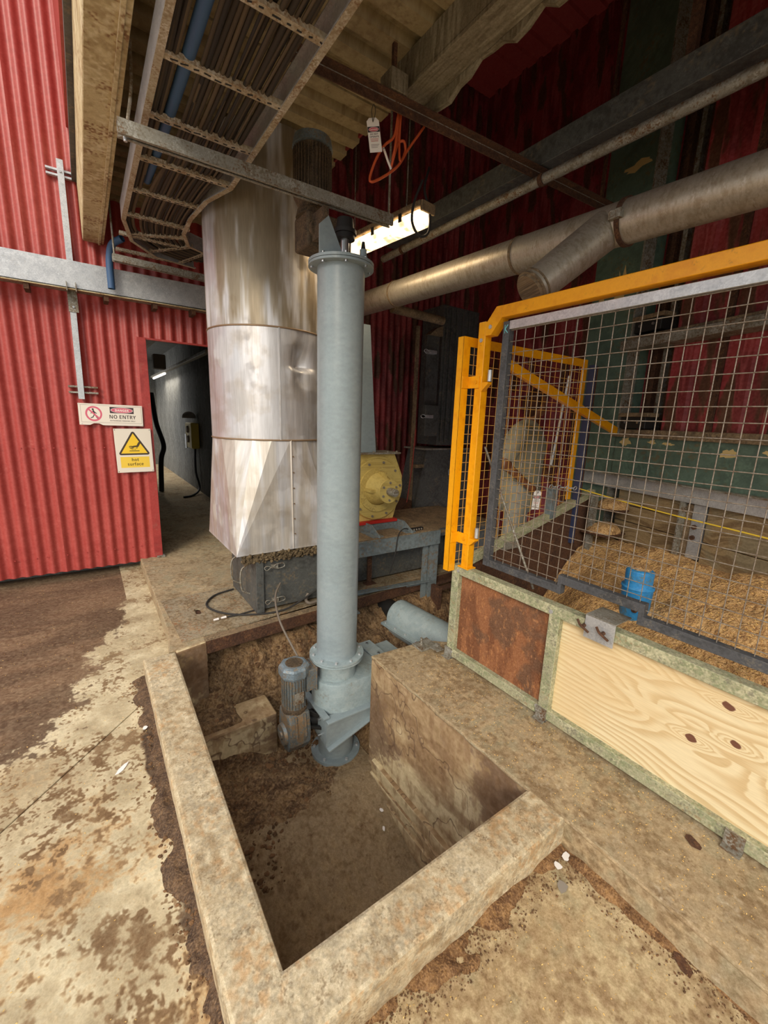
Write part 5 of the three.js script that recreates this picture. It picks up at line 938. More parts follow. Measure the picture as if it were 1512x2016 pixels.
// ---------------------------------------------------------------- cable ladder
const LY = 2.895;
{
  const t = thing('cable_ladder', 'overhead cable ladder with slotted rungs and rusty rails', 'cable ladder', [0.6, LY, -2.2]);
  const outer = [V(0.342, LY, 0.3), V(0.340, LY, -3.75), V(0.42, LY, -4.15), V(0.62, LY, -4.42), V(0.95, LY, -4.5)], inner = [V(0.842, LY, 0.3), V(0.842, LY, -2.86), V(0.765, LY, -3.12), V(0.735, LY, -3.45), V(0.745, LY, -3.75), V(0.82, LY, -3.98), V(1.0, LY, -4.08)];
  const rail = (pts, sgn) => { const g = []; for (let i = 0; i < pts.length - 1; i++) { const a = pts[i], b = pts[i + 1]; g.push(bar(a.clone().add(V(0, 0.045, 0)), b.clone().add(V(0, 0.045, 0)), 0.004, 0.10)); g.push(bar(a.clone().add(V(-sgn * 0.012, -0.003, 0)), b.clone().add(V(-sgn * 0.012, -0.003, 0)), 0.028, 0.004)); g.push(bar(a.clone().add(V(-sgn * 0.010, 0.095, 0)), b.clone().add(V(-sgn * 0.010, 0.095, 0)), 0.024, 0.004)); } return g; };
  mesh('side_rail', rail(outer, -1), MAT.galv, t); mesh('side_rail', rail(inner, 1), MAT.galv, t);
  mesh('rail_flange', rail(outer, -1).filter((_, i) => i % 3 === 1).map((g) => g.translate(0, -0.0035, 0)), MAT.ladder, t); mesh('rail_flange', rail(inner, 1).filter((_, i) => i % 3 === 1).map((g) => g.translate(0, -0.0035, 0)), MAT.ladder, t);
  const rung = (a, b) => {
    const r = mesh('rung', [bar(a, b, 0.034, 0.004), bar(a.clone().add(V(0, 0.010, 0.016)), b.clone().add(V(0, 0.010, 0.016)), 0.003, 0.02), bar(a.clone().add(V(0, 0.010, -0.016)), b.clone().add(V(0, 0.010, -0.016)), 0.003, 0.02)], MAT.ladder, t);
    const ties = []; for (let f = 0.08; f < 0.95; f += 0.085) { const p = a.clone().lerp(b, f + (rnd() - 0.5) * 0.03), d = b.clone().sub(a).normalize(); ties.push(bar(p.clone().add(V(0, -0.003, rr(-0.006, 0.006))), p.clone().addScaledVector(d, rr(0.012, 0.03)).add(V(0, -0.003, rr(-0.006, 0.006))), 0.005, 0.003)); }
    for (const g of ties) mesh('cable_tie', g, MAT.black, r);
  };
  for (let i = 0; i < 9; i++) { const z = -1.24 - i * 0.405 + 0.0; rung(V(0.345, LY, z), V(z < -2.95 ? 0.76 : 0.84, LY, z + 0.0)); }
  rung(V(0.40, LY, -4.05), V(0.78, LY, -3.85)); rung(V(0.56, LY, -4.36), V(0.84, LY, -3.99)); rung(V(0.82, LY, -4.48), V(0.96, LY, -4.06));
}
{
  for (let i = 0; i < 30; i++) {
    const f = i / 29, x0 = 0.372 + f * 0.39, x = x0 > 0.425 && x0 < 0.487 ? (x0 < 0.456 ? x0 - 0.045 : x0 + 0.045) : x0 + rr(-0.004, 0.004), r = rr(0.006, 0.0115), y = LY + 0.006 + r + (i % 3 === 2 ? 0.012 : 0), xf = Math.min(x, 0.37 + f * 0.35), w = () => rr(-0.006, 0.006);
    const m = mesh('tray_cable', tube([V(x, y, 0.3), V(x + w(), y, -0.8), V(x + w(), y + rr(0, 0.01), -1.5), V(x + w() * 1.5, y, -2.2), V(x + w(), y + rr(0, 0.008), -2.8), V(lerp(x, xf, 0.7), y, -3.1), V(xf, y + rr(0, 0.012), -3.7), V(xf + 0.05, y, -4.0), V(xf + 0.22 - f * 0.05, y, -4.28 + f * 0.16), V(xf + 0.5, y, -4.44 + f * 0.30)], r, 6, 60), MAT.cableBrown[i % 4]);
    tag(m, 'dusty brown power cable lying lengthwise in the overhead ladder', 'cable', 'cables in the overhead ladder');
  }
  const m = mesh('blue_conduit', tube([V(0.456, LY + 0.030, 0.3), V(0.456, LY + 0.030, -1.5), V(0.452, LY + 0.034, -2.3), V(0.44, LY + 0.05, -3.2)], 0.024, 12, 60), MAT.blueConduit); tag(m, 'thick blue conduit lying in the overhead cable ladder', 'conduit');
  const b2 = mesh('blue_drop', tube([V(0.30, 2.62, -4.62), V(0.305, 2.86, -4.62), V(0.33, 2.96, -4.58), V(0.40, 3.0, -4.5)], 0.028, 12, 40), MAT.blueConduit); tag(b2, 'short blue elbow conduit dropping beside the red wall', 'conduit');
  const st = mesh('loose_strap', tube([onZ(255, 78, -2.6), onZ(258, 170, -2.6), onZ(250, 245, -2.6)], 0.008, 6, 16), MAT.ladder); tag(st, 'pale loose strap hanging beside the outer ladder rail', 'strap');
}
{   // strut under the ladder, hung on a rod at its free end
  const t = thing('strut_channel', 'long grey strut channel slung under the cable ladder', 'strut', [0.9, 2.76, -2.42]);
  mesh('channel', channel(V(0.235, 2.795, -2.44), V(1.675, 2.800, -2.42), 0.05, 0.06, 0.004, 0.012, V(0, 1, 0)), MAT.galvDirty, t);
  mesh('end_bolt', cyl(V(0.262, 2.825, -2.44), V(0.262, 2.75, -2.44), 0.008, 0.008, 8), MAT.galv, t);
  mesh('hanger_rod', cyl(V(1.655, 2.79, -2.42), V(1.655, 3.42, -2.42), 0.007, 0.007, 8), MAT.galvDirty, t);
  const u = thing('short_strut', 'short strut channel under the far bend of the cable ladder', 'strut', [0.6, 2.75, -4.25]);
  mesh('channel', channel(V(0.30, 2.77, -4.25), V(1.06, 2.76, -4.28), 0.05, 0.05, 0.004, 0.012, V(0, 1, 0)), MAT.galvDirty, u);
  mesh('hanger_rod', cyl(V(0.315, 2.74, -4.25), V(0.310, 3.38, -4.25), 0.007, 0.007, 8), MAT.galvDirty, u);
}
{   // galvanised trunking across the red wall and the struts that hold it
  const t = thing('wall_trunking', 'wide galvanised cable trunking running across the red wall', 'trunking', [-1, 2.6, -4.78]);
  mesh('front', bx(-3.2, 2.585, -4.69, 1.2, 2.80, -4.682, 0.002), MAT.galv, t);
  mesh('base', bx(-3.2, 2.585, -4.84, 1.2, 2.592, -4.682), MAT.galvDirty, t);
  mesh('cover_strip', [bx(-3.2, 2.575, -4.70, 1.2, 2.582, -4.675, 0.002)], MAT.fascia, t);
  for (const x of [-1.6, -0.75, -0.30, 0.24, 0.62, 0.95]) mesh('cleat', bx(x, 2.53, -4.85, x + 0.035, 2.586, -4.69), MAT.rustDark, t);
  const s = thing('wall_strut', 'upper galvanised strut fixed upright on the red wall', 'strut', [0.02, 2.8, -4.82]);
  mesh('channel', channel(V(0.025, 2.80, -4.825), V(0.03, 3.58, -4.825), 0.045, 0.03, 0.003, 0.010, V(0, 0, 1)), MAT.galv, s);
  mesh('cleat', [bx(-0.07, 3.46, -4.865, 0.14, 3.475, -4.83), bx(-0.07, 3.50, -4.865, 0.14, 3.515, -4.83)], MAT.galv, s);
  mesh('bolt', bolt(V(0.028, 3.49, -4.81), V(0, 0, 1), 0.009), MAT.chrome, s);
  const l = thing('lower_wall_strut', 'lower galvanised strut hanging below the trunking on the red wall', 'strut', [0.02, 1.7, -4.82]);
  mesh('channel', channel(V(0.0, 1.69, -4.825), V(0.01, 2.52, -4.825), 0.045, 0.03, 0.003, 0.010, V(0, 0, 1)), MAT.galv, l);
  mesh('cleat', [bx(-0.09, 1.74, -4.865, 0.13, 1.755, -4.83), bx(-0.09, 1.79, -4.865, 0.13, 1.805, -4.83)], MAT.galvDirty, l);
  mesh('saddle', [bx(-0.02, 2.42, -4.82, 0.05, 2.60, -4.80), bx(-0.02, 2.56, -4.82, -0.013, 2.63, -4.66), bx(0.043, 2.56, -4.82, 0.05, 2.63, -4.66)], MAT.galvDirty, l);
  mesh('bolt', bolt(V(0.015, 2.46, -4.80), V(0, 0, 1), 0.009), MAT.chrome, l);
}
// ---------------------------------------------------------------- signs
function canvasTex(w, h, draw) { const c = document.createElement('canvas'); c.width = w; c.height = h; draw(c.getContext('2d'), w, h); const t = new THREE.CanvasTexture(c); t.colorSpace = THREE.SRGBColorSpace; return t; }
function signFace(name, M, w, h, tex, parent) { const g = new THREE.PlaneGeometry(w, h).applyMatrix4(M); return mesh(name, keep(g), SM({ map: tex, roughness: 0.55 }), parent); }
{
  const t = thing('no_entry_sign', 'white danger no entry sign with a red prohibition ring', 'sign', [0.216, 1.56, -4.84]);
  const M = new THREE.Matrix4().makeRotationZ(-0.012).setPosition(0.218, 1.556, -4.836), w = 0.51, h = 0.193;
  const outl = [[-w / 2, -h / 2], [-w / 2 + 0.08, -h / 2], [-w / 2 + 0.11, -h / 2 + 0.016], [-w / 2 + 0.15, -h / 2 + 0.016], [-w / 2 + 0.18, -h / 2], [w / 2, -h / 2], [w / 2, h / 2], [-w / 2, h / 2]];
  mesh('board', plate(outl, M, 0.004), SM({ color: 0xe6ded2, roughness: 0.6 }), t);
  const tex = canvasTex(1020, 330, (c, W, H) => {
    c.fillStyle = '#e9e1d4'; c.fillRect(0, 0, W, H); c.strokeStyle = '#4a4038'; c.lineWidth = 3; c.strokeRect(16, 14, W - 32, H - 28);
    c.strokeStyle = '#d4637a'; c.lineWidth = 30; c.beginPath(); c.arc(215, 165, 118, 0, Math.PI * 2); c.stroke();
    c.fillStyle = '#3a3030'; c.strokeStyle = '#3a3030'; c.lineCap = 'round';
    c.beginPath(); c.arc(205, 88, 17, 0, Math.PI * 2); c.fill(); c.lineWidth = 26; c.beginPath(); c.moveTo(212, 115); c.lineTo(228, 170); c.stroke();
    c.lineWidth = 12; c.beginPath(); c.moveTo(218, 122); c.lineTo(258, 160); c.stroke(); c.beginPath(); c.moveTo(206, 128); c.lineTo(170, 158); c.stroke(); c.lineWidth = 15; c.beginPath(); c.moveTo(224, 178); c.lineTo(196, 228); c.lineTo(168, 238); c.stroke(); c.beginPath(); c.moveTo(232, 178); c.lineTo(252, 220); c.lineTo(272, 246); c.stroke();
    c.strokeStyle = '#d4637a'; c.lineWidth = 28; c.beginPath(); c.moveTo(134, 84); c.lineTo(298, 248); c.stroke();
    c.fillStyle = '#3d2a33'; c.fillRect(475, 32, 400, 112); c.fillStyle = '#e9e1d4'; c.beginPath(); c.ellipse(675, 88, 186, 50, 0, 0, Math.PI * 2); c.fill(); c.fillStyle = '#d4637a'; c.beginPath(); c.ellipse(675, 88, 178, 44, 0, 0, Math.PI * 2); c.fill();
    c.fillStyle = '#f3ebe2'; c.font = 'bold 58px sans-serif'; c.textAlign = 'center'; c.textBaseline = 'middle'; c.fillText('DANGER', 675, 90, 300);
    c.fillStyle = '#4a3c3a'; c.font = 'bold 92px sans-serif'; c.fillText('NO ENTRY', 680, 208, 520); c.font = 'bold 31px sans-serif'; c.fillText('AUTHORISED PERSONS ONLY', 680, 278, 520);
  });
  signFace('print', M.clone().multiply(new THREE.Matrix4().makeTranslation(0.004, 0.006, 0.0026)), w - 0.014, h - 0.024, tex, t);
  for (const [x, y] of [[-0.248, 0.088], [0.248, 0.088], [0.248, -0.088], [-0.235, -0.088]]) mesh('rivet', bolt(V(x, y, 0.002).applyMatrix4(M), V(0, 0, 1), 0.004, 0.002), MAT.galv, t);
}
{
  const t = thing('hot_surface_sign', 'white and yellow hot surface warning sign with hand symbol', 'sign', [0.374, 1.22, -4.84]);
  const M = new THREE.Matrix4().makeRotationZ(0.012).setPosition(0.376, 1.221, -4.834), w = 0.312, h = 0.422;
  mesh('board', plate([[-w / 2, -h / 2], [w / 2, -h / 2], [w / 2, h / 2], [-w / 2, h / 2]], M, 0.004), SM({ color: 0xe6ded2, roughness: 0.6 }), t);
  const tex = canvasTex(640, 870, (c, W, H) => {
    c.fillStyle = '#e4dccd'; c.fillRect(0, 0, W, H);
    c.lineJoin = 'round'; c.strokeStyle = '#3c3028'; c.lineWidth = 66; c.fillStyle = '#f0c832'; c.beginPath(); c.moveTo(322, 85); c.lineTo(560, 490); c.lineTo(84, 490); c.closePath(); c.stroke(); c.fill();
    c.beginPath(); c.moveTo(322, 116); c.lineTo(528, 468); c.lineTo(116, 468); c.closePath(); c.fill();
    c.strokeStyle = '#4a3c20'; c.fillStyle = '#4a3c20'; c.lineCap = 'round'; c.lineWidth = 40; c.beginPath(); c.moveTo(425, 275); c.lineTo(385, 345); c.stroke(); c.lineWidth = 34; c.beginPath(); c.moveTo(390, 345); c.lineTo(320, 352); c.stroke();
    c.lineWidth = 12; for (const [x, y] of [[238, 348], [240, 366], [250, 384], [268, 396]]) { c.beginPath(); c.moveTo(325, 352); c.lineTo(x + 30, y - 6); c.lineTo(x, y); c.stroke(); } c.beginPath(); c.moveTo(380, 355); c.lineTo(372, 392); c.stroke();
    c.lineWidth = 5; for (const x of [292, 318, 344]) { c.beginPath(); c.moveTo(x, 424); c.lineTo(x - 6, 412); c.lineTo(x + 6, 402); c.lineTo(x, 390); c.stroke(); }
    c.fillRect(235, 432, 180, 14);
    c.fillStyle = '#efca46'; c.fillRect(62, 560, 520, 222); c.fillStyle = '#5a4716'; c.font = 'bold 82px sans-serif'; c.textAlign = 'center'; c.textBaseline = 'middle'; c.fillText('hot', 322, 622); c.fillText('surface', 322, 712);
  });
  signFace('print', M.clone().multiply(new THREE.Matrix4().makeTranslation(0, 0, 0.0026)), w - 0.008, h - 0.008, tex, t);
  for (const [x, y] of [[-0.146, 0.2], [0.146, 0.2], [0.146, -0.2], [-0.146, -0.2]]) mesh('rivet', bolt(V(x, y, 0.002).applyMatrix4(M), V(0, 0, 1), 0.004, 0.002), MAT.black, t);
}
// danger tags
const tagTex = canvasTex(256, 560, (c, W, H) => {
  c.fillStyle = '#f0ebe6'; c.fillRect(0, 0, W, H); c.fillStyle = '#2a2024'; c.fillRect(0, 110, W, 100); c.fillStyle = '#f0ebe6'; c.beginPath(); c.ellipse(128, 160, 108, 42, 0, 0, 6.3); c.fill(); c.fillStyle = '#cf5468'; c.beginPath(); c.ellipse(128, 160, 101, 36, 0, 0, 6.3); c.fill();
  c.textAlign = 'center'; c.textBaseline = 'middle'; c.fillStyle = '#f3ebe2'; c.font = 'bold 38px sans-serif'; c.fillText('DANGER', 128, 161, 160); c.fillStyle = '#4a3c40'; c.font = 'bold 46px sans-serif'; c.fillText('DO NOT', 128, 244, 200); c.fillText('OPERATE', 128, 292, 216);
  c.fillStyle = '#b8625a'; for (let i = 0; i < 3; i++) c.fillRect(34 + i * 6, 326 + i * 22, 180 - i * 14, 9); c.fillStyle = '#7a6c6c'; for (let i = 0; i < 3; i++) c.fillRect(36, 430 + i * 26, 178 - i * 20, 8);
});
function dangerTag(name, label, top, w, h, tilt, yaw, tie) {
  const t = thing(name, label, 'tag', top.toArray());
  const M = new THREE.Matrix4().makeRotationFromEuler(new THREE.Euler(0, yaw, tilt, 'YXZ')).setPosition(top).multiply(new THREE.Matrix4().makeTranslation(0, -h / 2, 0));
  const k = 0.22 * w; mesh('card', plate([[-w / 2, -h / 2], [w / 2, -h / 2], [w / 2, h / 2 - k], [w / 2 - k, h / 2], [-w / 2 + k, h / 2], [-w / 2, h / 2 - k]], M, 0.0012), MAT.paper, t);
  signFace('print', M.clone().multiply(new THREE.Matrix4().makeTranslation(0, -0.004, 0.0009)), w * 0.97, h * 0.9, tagTex, t);
  mesh('tie', tube([V(0, h / 2 - 0.02, 0.003).applyMatrix4(M), top.clone().lerp(tie, 0.5).add(V(0.008, 0, 0.01)), tie, top.clone().lerp(tie, 0.5).add(V(-0.008, 0, 0)), V(0, h / 2 - 0.02, 0.003).applyMatrix4(M)], 0.0016, 5, 30), MAT.black, t);
}
dangerTag('overhead_danger_tag', 'white danger tag tied to the rusty overhead angle', onZ(733, 232, -2.10), 0.062, 0.148, 0.16, -0.5, onZ(736, 205, -2.07));
dangerTag('fence_danger_tag', 'white danger tag tied to the yellow mesh screen', onZ(1059, 966, -1.79), 0.062, 0.135, -0.05, -0.3, onZ(1062, 955, -1.80));
// ---------------------------------------------------------------- lamp over the conveyor, with its cords
{
  const a = V(1.80, 2.865, -3.30), b = V(1.905, 2.865, -2.36), d = b.clone().sub(a).normalize();
  const t = thing('fluorescent_lamp', 'lit grimy fluorescent lamp hanging above the conveyor', 'lamp', [1.86, 2.86, -2.76]);
  mesh('housing', [bar(a.clone().add(V(0, 0.065, 0)), b.clone().add(V(0, 0.065, 0)), 0.13, 0.04, 0.01), bar(b.clone().add(V(0, 0.05, 0)).addScaledVector(d, 0.0), b.clone().add(V(0, 0.05, 0)).addScaledVector(d, 0.02), 0.12, 0.06, 0.006)], MAT.dustySteel, t);
  const glow = SM({ color: 0xf4e6c8, roughness: 0.6, emissive: 0xffe9c4, emissiveIntensity: 3.2, emissiveMap: dataTex(256, 256, (u, v) => { const n = fbm(u, v, 5, 9, 4, 3801), g = lerp(255, 120, sstep(0.40, 0.75, n)); return [g, g * 0.94, g * 0.84]; }, true, 0.45, 0.45) });
  mesh('diffuser', [bar(a, b, 0.115, 0.09, 0.03)], glow, t);
  for (const f of [0.2, 0.5, 0.8]) mesh('clip', bar(a.clone().lerp(b, f).add(V(-0.062, 0.03, 0)), a.clone().lerp(b, f + 0.03).add(V(-0.062, 0.03, 0)), 0.006, 0.05), MAT.black, t);
  mesh('hanger', [cyl(a.clone().lerp(b, 0.2).add(V(0, 0.08, 0)), a.clone().lerp(b, 0.2).add(V(0, 3.0, 0)), 0.004, 0.004, 6)], MAT.galvDirty, t); mesh('hanger', cyl(a.clone().lerp(b, 0.8).add(V(0, 0.08, 0)), a.clone().lerp(b, 0.8).add(V(0, 3.0, 0)), 0.004, 0.004, 6), MAT.galvDirty, t);
  const L = new THREE.RectAreaLight(0xffe6c2, 9, 0.11, 0.9); L.position.set(1.855, 2.815, -2.83); L.lookAt(1.855, 0, -2.8301); scene.add(L);
  const c = mesh('lamp_cord', tube([onZ(832, 355, -2.36), onZ(815, 400, -2.36), onZ(812, 440, -2.34), onZ(826, 465, -2.33), onZ(842, 460, -2.33), onZ(846, 420, -2.36), onZ(836, 375, -2.4), onZ(845, 330, -2.5)], 0.008, 8, 60), MAT.rubber); tag(c, 'black cord looped round the end of the lit lamp', 'cord');
}
{
  const z = -2.12, P = (...l) => l.map(([x, y]) => onZ(x, y, z + (x % 7) * 0.004));
  const m = mesh('orange_cable', tube(P([835, 250], [805, 292], [780, 330], [730, 358], [728, 352], [742, 310], [758, 285], [775, 270], [783, 232], [788, 205], [783, 250], [776, 300], [772, 315], [785, 260], [790, 215], [786, 280], [788, 318], [798, 295], [795, 278], [786, 280], [775, 310], [770, 330]), 0.0065, 8, 220), MAT.orangeCable); tag(m, 'orange extension cable bundled in loops below the purlin', 'cable');
  const w = mesh('white_knot', tube(P([755, 292], [758, 300], [764, 318], [770, 333]), 0.006, 8, 20), MAT.paper); tag(w, 'white strip of tape tied round the orange cable', 'tape');
}
// ---------------------------------------------------------------- things in the inner passage
{
  const t = thing('control_box', 'yellow wall control box with two dials in the inner passage', 'control box', [1.7, 0.95, -8.8]);
  mesh('box', bx(1.60, 0.95, -9.1, 1.74, 1.42, -8.55, 0.02), MAT.yellowBox, t);
  for (const y of [1.30, 1.12]) mesh('dial', [cyl(V(1.60, y, -8.82), V(1.57, y, -8.82), 0.07, 0.06, 20)], MAT.paperGrey, t);
  mesh('grey_panel', bx(1.59, 0.93, -9.14, 1.61, 1.2, -9.02), MAT.galv, t);
  const h = mesh('hanging_helmet', new THREE.SphereGeometry(0.12, 20, 10, 0, 6.3, 0, 1.7).scale(1, 0.9, 1.2).translate(1.62, 1.52, -8.78), MAT.paperGrey); tag(h, 'pale helmet hung above the yellow control box', 'helmet');
  const c = mesh('wall_leads', tube([[1.70, 0.95, -8.8], [1.68, 0.5, -8.75], [1.70, 0.2, -8.6], [1.5, 0.115, -8.3], [1.35, 0.115, -8.2]], 0.02, 6, 40), MAT.black); tag(c, 'black lead hanging from the control box to the floor', 'cable');
  const p = mesh('leaning_pipe', tube([[1.12, 1.95, -9.6], [1.14, 1.4, -9.4], [1.20, 0.95, -9.1], [1.14, 0.75, -9.05], [1.10, 0.11, -9.05]], 0.045, 10, 60), MAT.black); tag(p, 'dark bent pipe leaning in the inner passage', 'pipe');
  const l = thing('passage_lamp', 'long white fluorescent batten under the passage ceiling', 'lamp', [1.5, 2.4, -9.8]);
  mesh('batten', bx(1.46, 2.42, -12.4, 1.54, 2.47, -6.5, 0.01), MAT.galvDirty, l);
  mesh('tube', cyl(V(1.5, 2.40, -12.2), V(1.5, 2.40, -10.4), 0.02, 0.02, 12), SM({ color: 0xffffff, emissive: 0xfff6e8, emissiveIntensity: 2.5 }), l);  // bright reflecting end of the batten, made to glow as a lit tube
  const L = new THREE.RectAreaLight(0xfff6e8, 40, 0.05, 1.8); L.position.set(1.5, 2.37, -11.3); L.lookAt(1.5, 0, -11.3001); scene.add(L);  // area light added with the glow, turned up to brighten the passage
  const b = mesh('passage_beam', bar(V(1.0, 2.75, -5.6), V(0.9, 2.7, -11), 0.12, 0.14), MAT.galvDirty); tag(b, 'grey beam under the passage ceiling', 'beam');
  const j = mesh('junction_box', bx(1.1, 2.35, -9.0, 1.3, 2.6, -8.8, 0.02), MAT.paperGrey); tag(j, 'pale junction box hanging in the inner passage', 'box');
}
// ---------------------------------------------------------------- litter
function scrap(name, label, x, y, z, w, h, turn, mat, k) {
  const pts = []; const n = 7; for (let i = 0; i < n; i++) { const a = i / n * 6.283, q = 0.7 + 0.5 * hash2(i, k, 3); pts.push([w * q * Math.cos(a), h * q * Math.sin(a)]); }
  const M = new THREE.Matrix4().makeRotationFromEuler(new THREE.Euler(-Math.PI / 2 + 0.10, 0, turn, 'YXZ')).setPosition(x, y + 0.004, z);
  const m = mesh(name, plate(pts, M, 0.0012), mat); tag(m, label, 'scrap');
}
scrap('paper_scrap', 'torn white paper scrap in the platform corner, the larger of two', 1.375, -0.03, -0.653, 0.022, 0.017, 0.6, MAT.paper, 1);
scrap('paper_scrap', 'smaller torn white paper scrap in the platform corner', 1.318, -0.03, -0.652, 0.018, 0.013, 1.9, MAT.paper, 2);
scrap('grey_wrapper', 'flat grey wrapper piece on the tan concrete by the platform', 1.265, -0.032, -0.60, 0.024, 0.019, 0.2, MAT.paperGrey, 3);
scrap('foil_scrap', 'crumpled white foil scrap on the cream yard slab', -0.005, 0, -2.0, 0.035, 0.012, 0.8, MAT.paper, 4);
scrap('white_chip', 'small white chip in the soil beside the kerb', 0.11, 0.006, -2.23, 0.012, 0.014, 0.1, MAT.paper, 5);
{ const a = onY(750, 1620, -0.86), b = onY(755, 1650, -0.87); scrap('pit_paper', 'upper white paper scrap on the pit floor by the footing', a.x, pitHeight(a.x, a.z), a.z, 0.016, 0.010, 2.2, MAT.paper, 6); scrap('pit_paper', 'lower white paper scrap on the pit floor by the footing', b.x, pitHeight(b.x, b.z), b.z, 0.016, 0.008, 1.0, MAT.paper, 7); }
for (const [px, py, y, lab, k] of [[1365, 1660, 0.1, 'large flat brown scab on the platform', 8], [1345, 1900, -0.032, 'flat brown scab on the tan front concrete', 9]]) { const p = onY(px, py, y); scrap('mud_scab', lab, p.x, y - 0.002, p.z, 0.036, 0.018, 1.2, MAT.rustDark, k); }
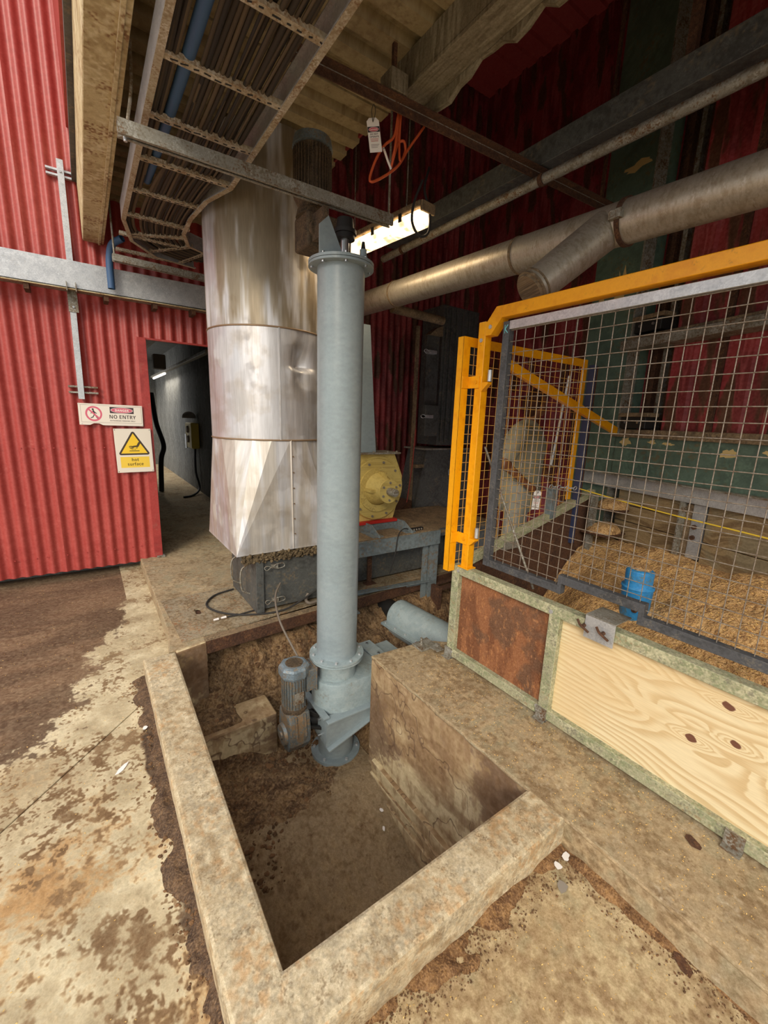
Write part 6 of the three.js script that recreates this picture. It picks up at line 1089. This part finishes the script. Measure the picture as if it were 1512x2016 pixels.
// ---------------------------------------------------------------- person behind the screen
{
  const ox = 3.30, oz = -2.52, gy = 0.1;
  const J = (x, y, z) => V(ox + x, gy + y, oz + z);
  const smin = (a, b, k) => { const h = Math.max(k - Math.abs(a - b), 0) / k; return Math.min(a, b) - h * h * k * 0.25; };
  function skin(bones, lo, hi, cell, k) {
    const size = Math.max(hi.x - lo.x, hi.y - lo.y, hi.z - lo.z), n = Math.ceil(size / cell), mc = new MarchingCubes(n, new THREE.MeshBasicMaterial(), false, false, 200000); mc.isolation = 0;
    const c = lo.clone().add(hi).multiplyScalar(0.5), B = bones.map(([a, b, ra, rb, kk]) => { const dx = b.x - a.x, dy = b.y - a.y, dz = b.z - a.z; return [a.x, a.y, a.z, dx, dy, dz, 1 / (dx * dx + dy * dy + dz * dz), ra, rb - ra, kk ?? k]; });
    for (let z = 0; z < n; z++) for (let y = 0; y < n; y++) for (let x = 0; x < n; x++) {
      const X = (x - n / 2) / (n / 2) * size / 2 + c.x, Y = (y - n / 2) / (n / 2) * size / 2 + c.y, Z = (z - n / 2) / (n / 2) * size / 2 + c.z;
      let d = 9;
      for (const q of B) { const px = X - q[0], py = Y - q[1], pz = Z - q[2], t = Math.min(1, Math.max(0, (px * q[3] + py * q[4] + pz * q[5]) * q[6])), ex = px - q[3] * t, ey = py - q[4] * t, ez = pz - q[5] * t, e = Math.sqrt(ex * ex + ey * ey + ez * ez) - q[7] - q[8] * t; d = e - d > q[9] ? d : smin(d, e, q[9]); }
      mc.field[x + y * n + z * n * n] = -d;
    }
    mc.update();
    const g = new THREE.BufferGeometry(), cnt = mc.count; g.setAttribute('position', new THREE.BufferAttribute(mc.positionArray.slice(0, cnt * 3), 3)); g.setAttribute('normal', new THREE.BufferAttribute(mc.normalArray.slice(0, cnt * 3), 3));
    g.scale(size / 2, size / 2, size / 2).translate(c.x, c.y, c.z); return g;
  }
  const t = thing('person', 'person in khaki short-sleeved shirt and grey trousers, hand on hip, behind the screen', 'person', [ox, gy, oz]);
  // facing away to the right; the near arm is bent with the hand at the hip
  const hip = J(0, 0.95, 0), chest = J(0.05, 1.32, -0.02), neck = J(0.10, 1.50, -0.03), head = J(0.145, 1.66, -0.02);
  const shL = J(-0.19, 1.43, 0.10), elL = J(-0.36, 1.17, 0.10), haL = J(-0.16, 1.00, 0.20), shR = J(0.29, 1.43, -0.15), elR = J(0.38, 1.18, -0.10), haR = J(0.44, 0.97, 0.04);
  const hpL = J(-0.07, 0.90, 0.06), knL = J(-0.12, 0.50, 0.08), anL = J(-0.16, 0.08, 0.06), hpR = J(0.08, 0.90, -0.06), knR = J(0.11, 0.50, -0.05), anR = J(0.10, 0.08, -0.08);
  const body = skin([[neck, head, 0.055, 0.06], [head, head.clone().add(V(0.015, 0.06, 0.01)), 0.085, 0.095], [head.clone().add(V(0.07, -0.03, 0.03)), head.clone().add(V(0.085, -0.025, 0.035)), 0.045, 0.03, 0.03], [head.clone().add(V(0.105, 0.01, 0.045)), head.clone().add(V(0.115, -0.01, 0.05)), 0.013, 0.014, 0.02], [head.clone().add(V(-0.02, 0.01, 0.095)), head.clone().add(V(-0.02, -0.03, 0.092)), 0.02, 0.014, 0.015],
    [chest, neck, 0.11, 0.06], [hip, chest, 0.13, 0.135], [shL, elL, 0.05, 0.042], [elL, haL, 0.042, 0.028], [shR, elR, 0.05, 0.042], [elR, haR, 0.042, 0.028],
    [hpL, knL, 0.075, 0.052], [knL, anL, 0.052, 0.038], [hpR, knR, 0.075, 0.052], [knR, anR, 0.052, 0.038], [anL, anL.clone().add(V(0.12, -0.045, 0.05)), 0.04, 0.032], [anR, anR.clone().add(V(0.13, -0.045, 0.04)), 0.04, 0.032]], J(-0.55, -0.03, -0.5), J(0.75, 1.88, 0.5), 0.016, 0.05);
  // hands: palm and five fingers each
  const hand = (w, el, side) => { const d = w.clone().sub(el).normalize(), s = new THREE.Vector3().crossVectors(d, V(0, 1, 0)).normalize().multiplyScalar(side), c = w.clone().addScaledVector(d, 0.08), b = [[w, c, 0.028, 0.034]];
    [[-1.4, 0.07], [-0.5, 0.082], [0.4, 0.078], [1.3, 0.062]].forEach(([o, l]) => { const r = c.clone().addScaledVector(s, o * 0.019), k = r.clone().addScaledVector(d, l * 0.55).add(V(0, -0.012, 0)), e = k.clone().addScaledVector(d, l * 0.35).add(V(0, -0.03, 0)); b.push([r, k, 0.0095, 0.009, 0.008], [k, e, 0.009, 0.0075, 0.008]); });
    const r = w.clone().addScaledVector(d, 0.03).addScaledVector(s, -0.025), k = r.clone().addScaledVector(s, -0.03).addScaledVector(d, 0.035); b.push([r, k, 0.012, 0.010, 0.01], [k, k.clone().addScaledVector(d, 0.03), 0.010, 0.008, 0.01]);
    const lo = w.clone().addScalar(-0.19), hi = w.clone().addScalar(0.19); return skin(b, lo, hi, 0.004, 0.02); };
  mesh('body', [body, hand(haL, elL, 1), hand(haR, elR, -1)], MAT.skin, t);
  mesh('shirt', skin([[hip.clone().add(V(0, -0.06, 0)), chest, 0.19, 0.19], [chest, J(0.08, 1.44, -0.03), 0.18, 0.11], [J(-0.10, 1.41, 0.07), J(0.24, 1.41, -0.10), 0.10, 0.10], [shL, shL.clone().lerp(elL, 0.72), 0.085, 0.078], [shR, shR.clone().lerp(elR, 0.72), 0.085, 0.078], [J(-0.02, 0.84, 0), J(0.02, 0.86, 0), 0.185, 0.185]], J(-0.5, 0.62, -0.5), J(0.55, 1.62, 0.5), 0.014, 0.06), MAT.shirt, t);
  mesh('trousers', skin([[J(-0.03, 0.95, 0), J(0.05, 0.95, 0), 0.15, 0.15], [hpL, knL, 0.12, 0.09], [knL, anL.clone().add(V(0, 0.03, 0)), 0.085, 0.075], [hpR, knR, 0.108, 0.085], [knR, anR.clone().add(V(0, 0.03, 0)), 0.085, 0.075]], J(-0.45, -0.02, -0.4), J(0.45, 1.1, 0.4), 0.014, 0.05), MAT.trousers, t);
  mesh('hair', skin([[head.clone().add(V(-0.02, 0.05, 0)), head.clone().add(V(0.03, 0.085, 0.01)), 0.095, 0.09], [head.clone().add(V(-0.045, 0.0, 0)), head.clone().add(V(-0.05, -0.04, 0)), 0.075, 0.06]], head.clone().addScalar(-0.22), head.clone().addScalar(0.24), 0.008, 0.04), MAT.hair, t);
  for (const a of [anL, anR]) mesh('boot', skin([[a.clone().add(V(-0.02, -0.03, 0)), a.clone().add(V(0.14, -0.045, 0.05)), 0.055, 0.045], [a, a.clone().add(V(0, 0.08, 0)), 0.055, 0.055]], a.clone().addScalar(-0.25), a.clone().addScalar(0.25), 0.012, 0.03), MAT.black, t);
}
renderer.render(scene, camera);
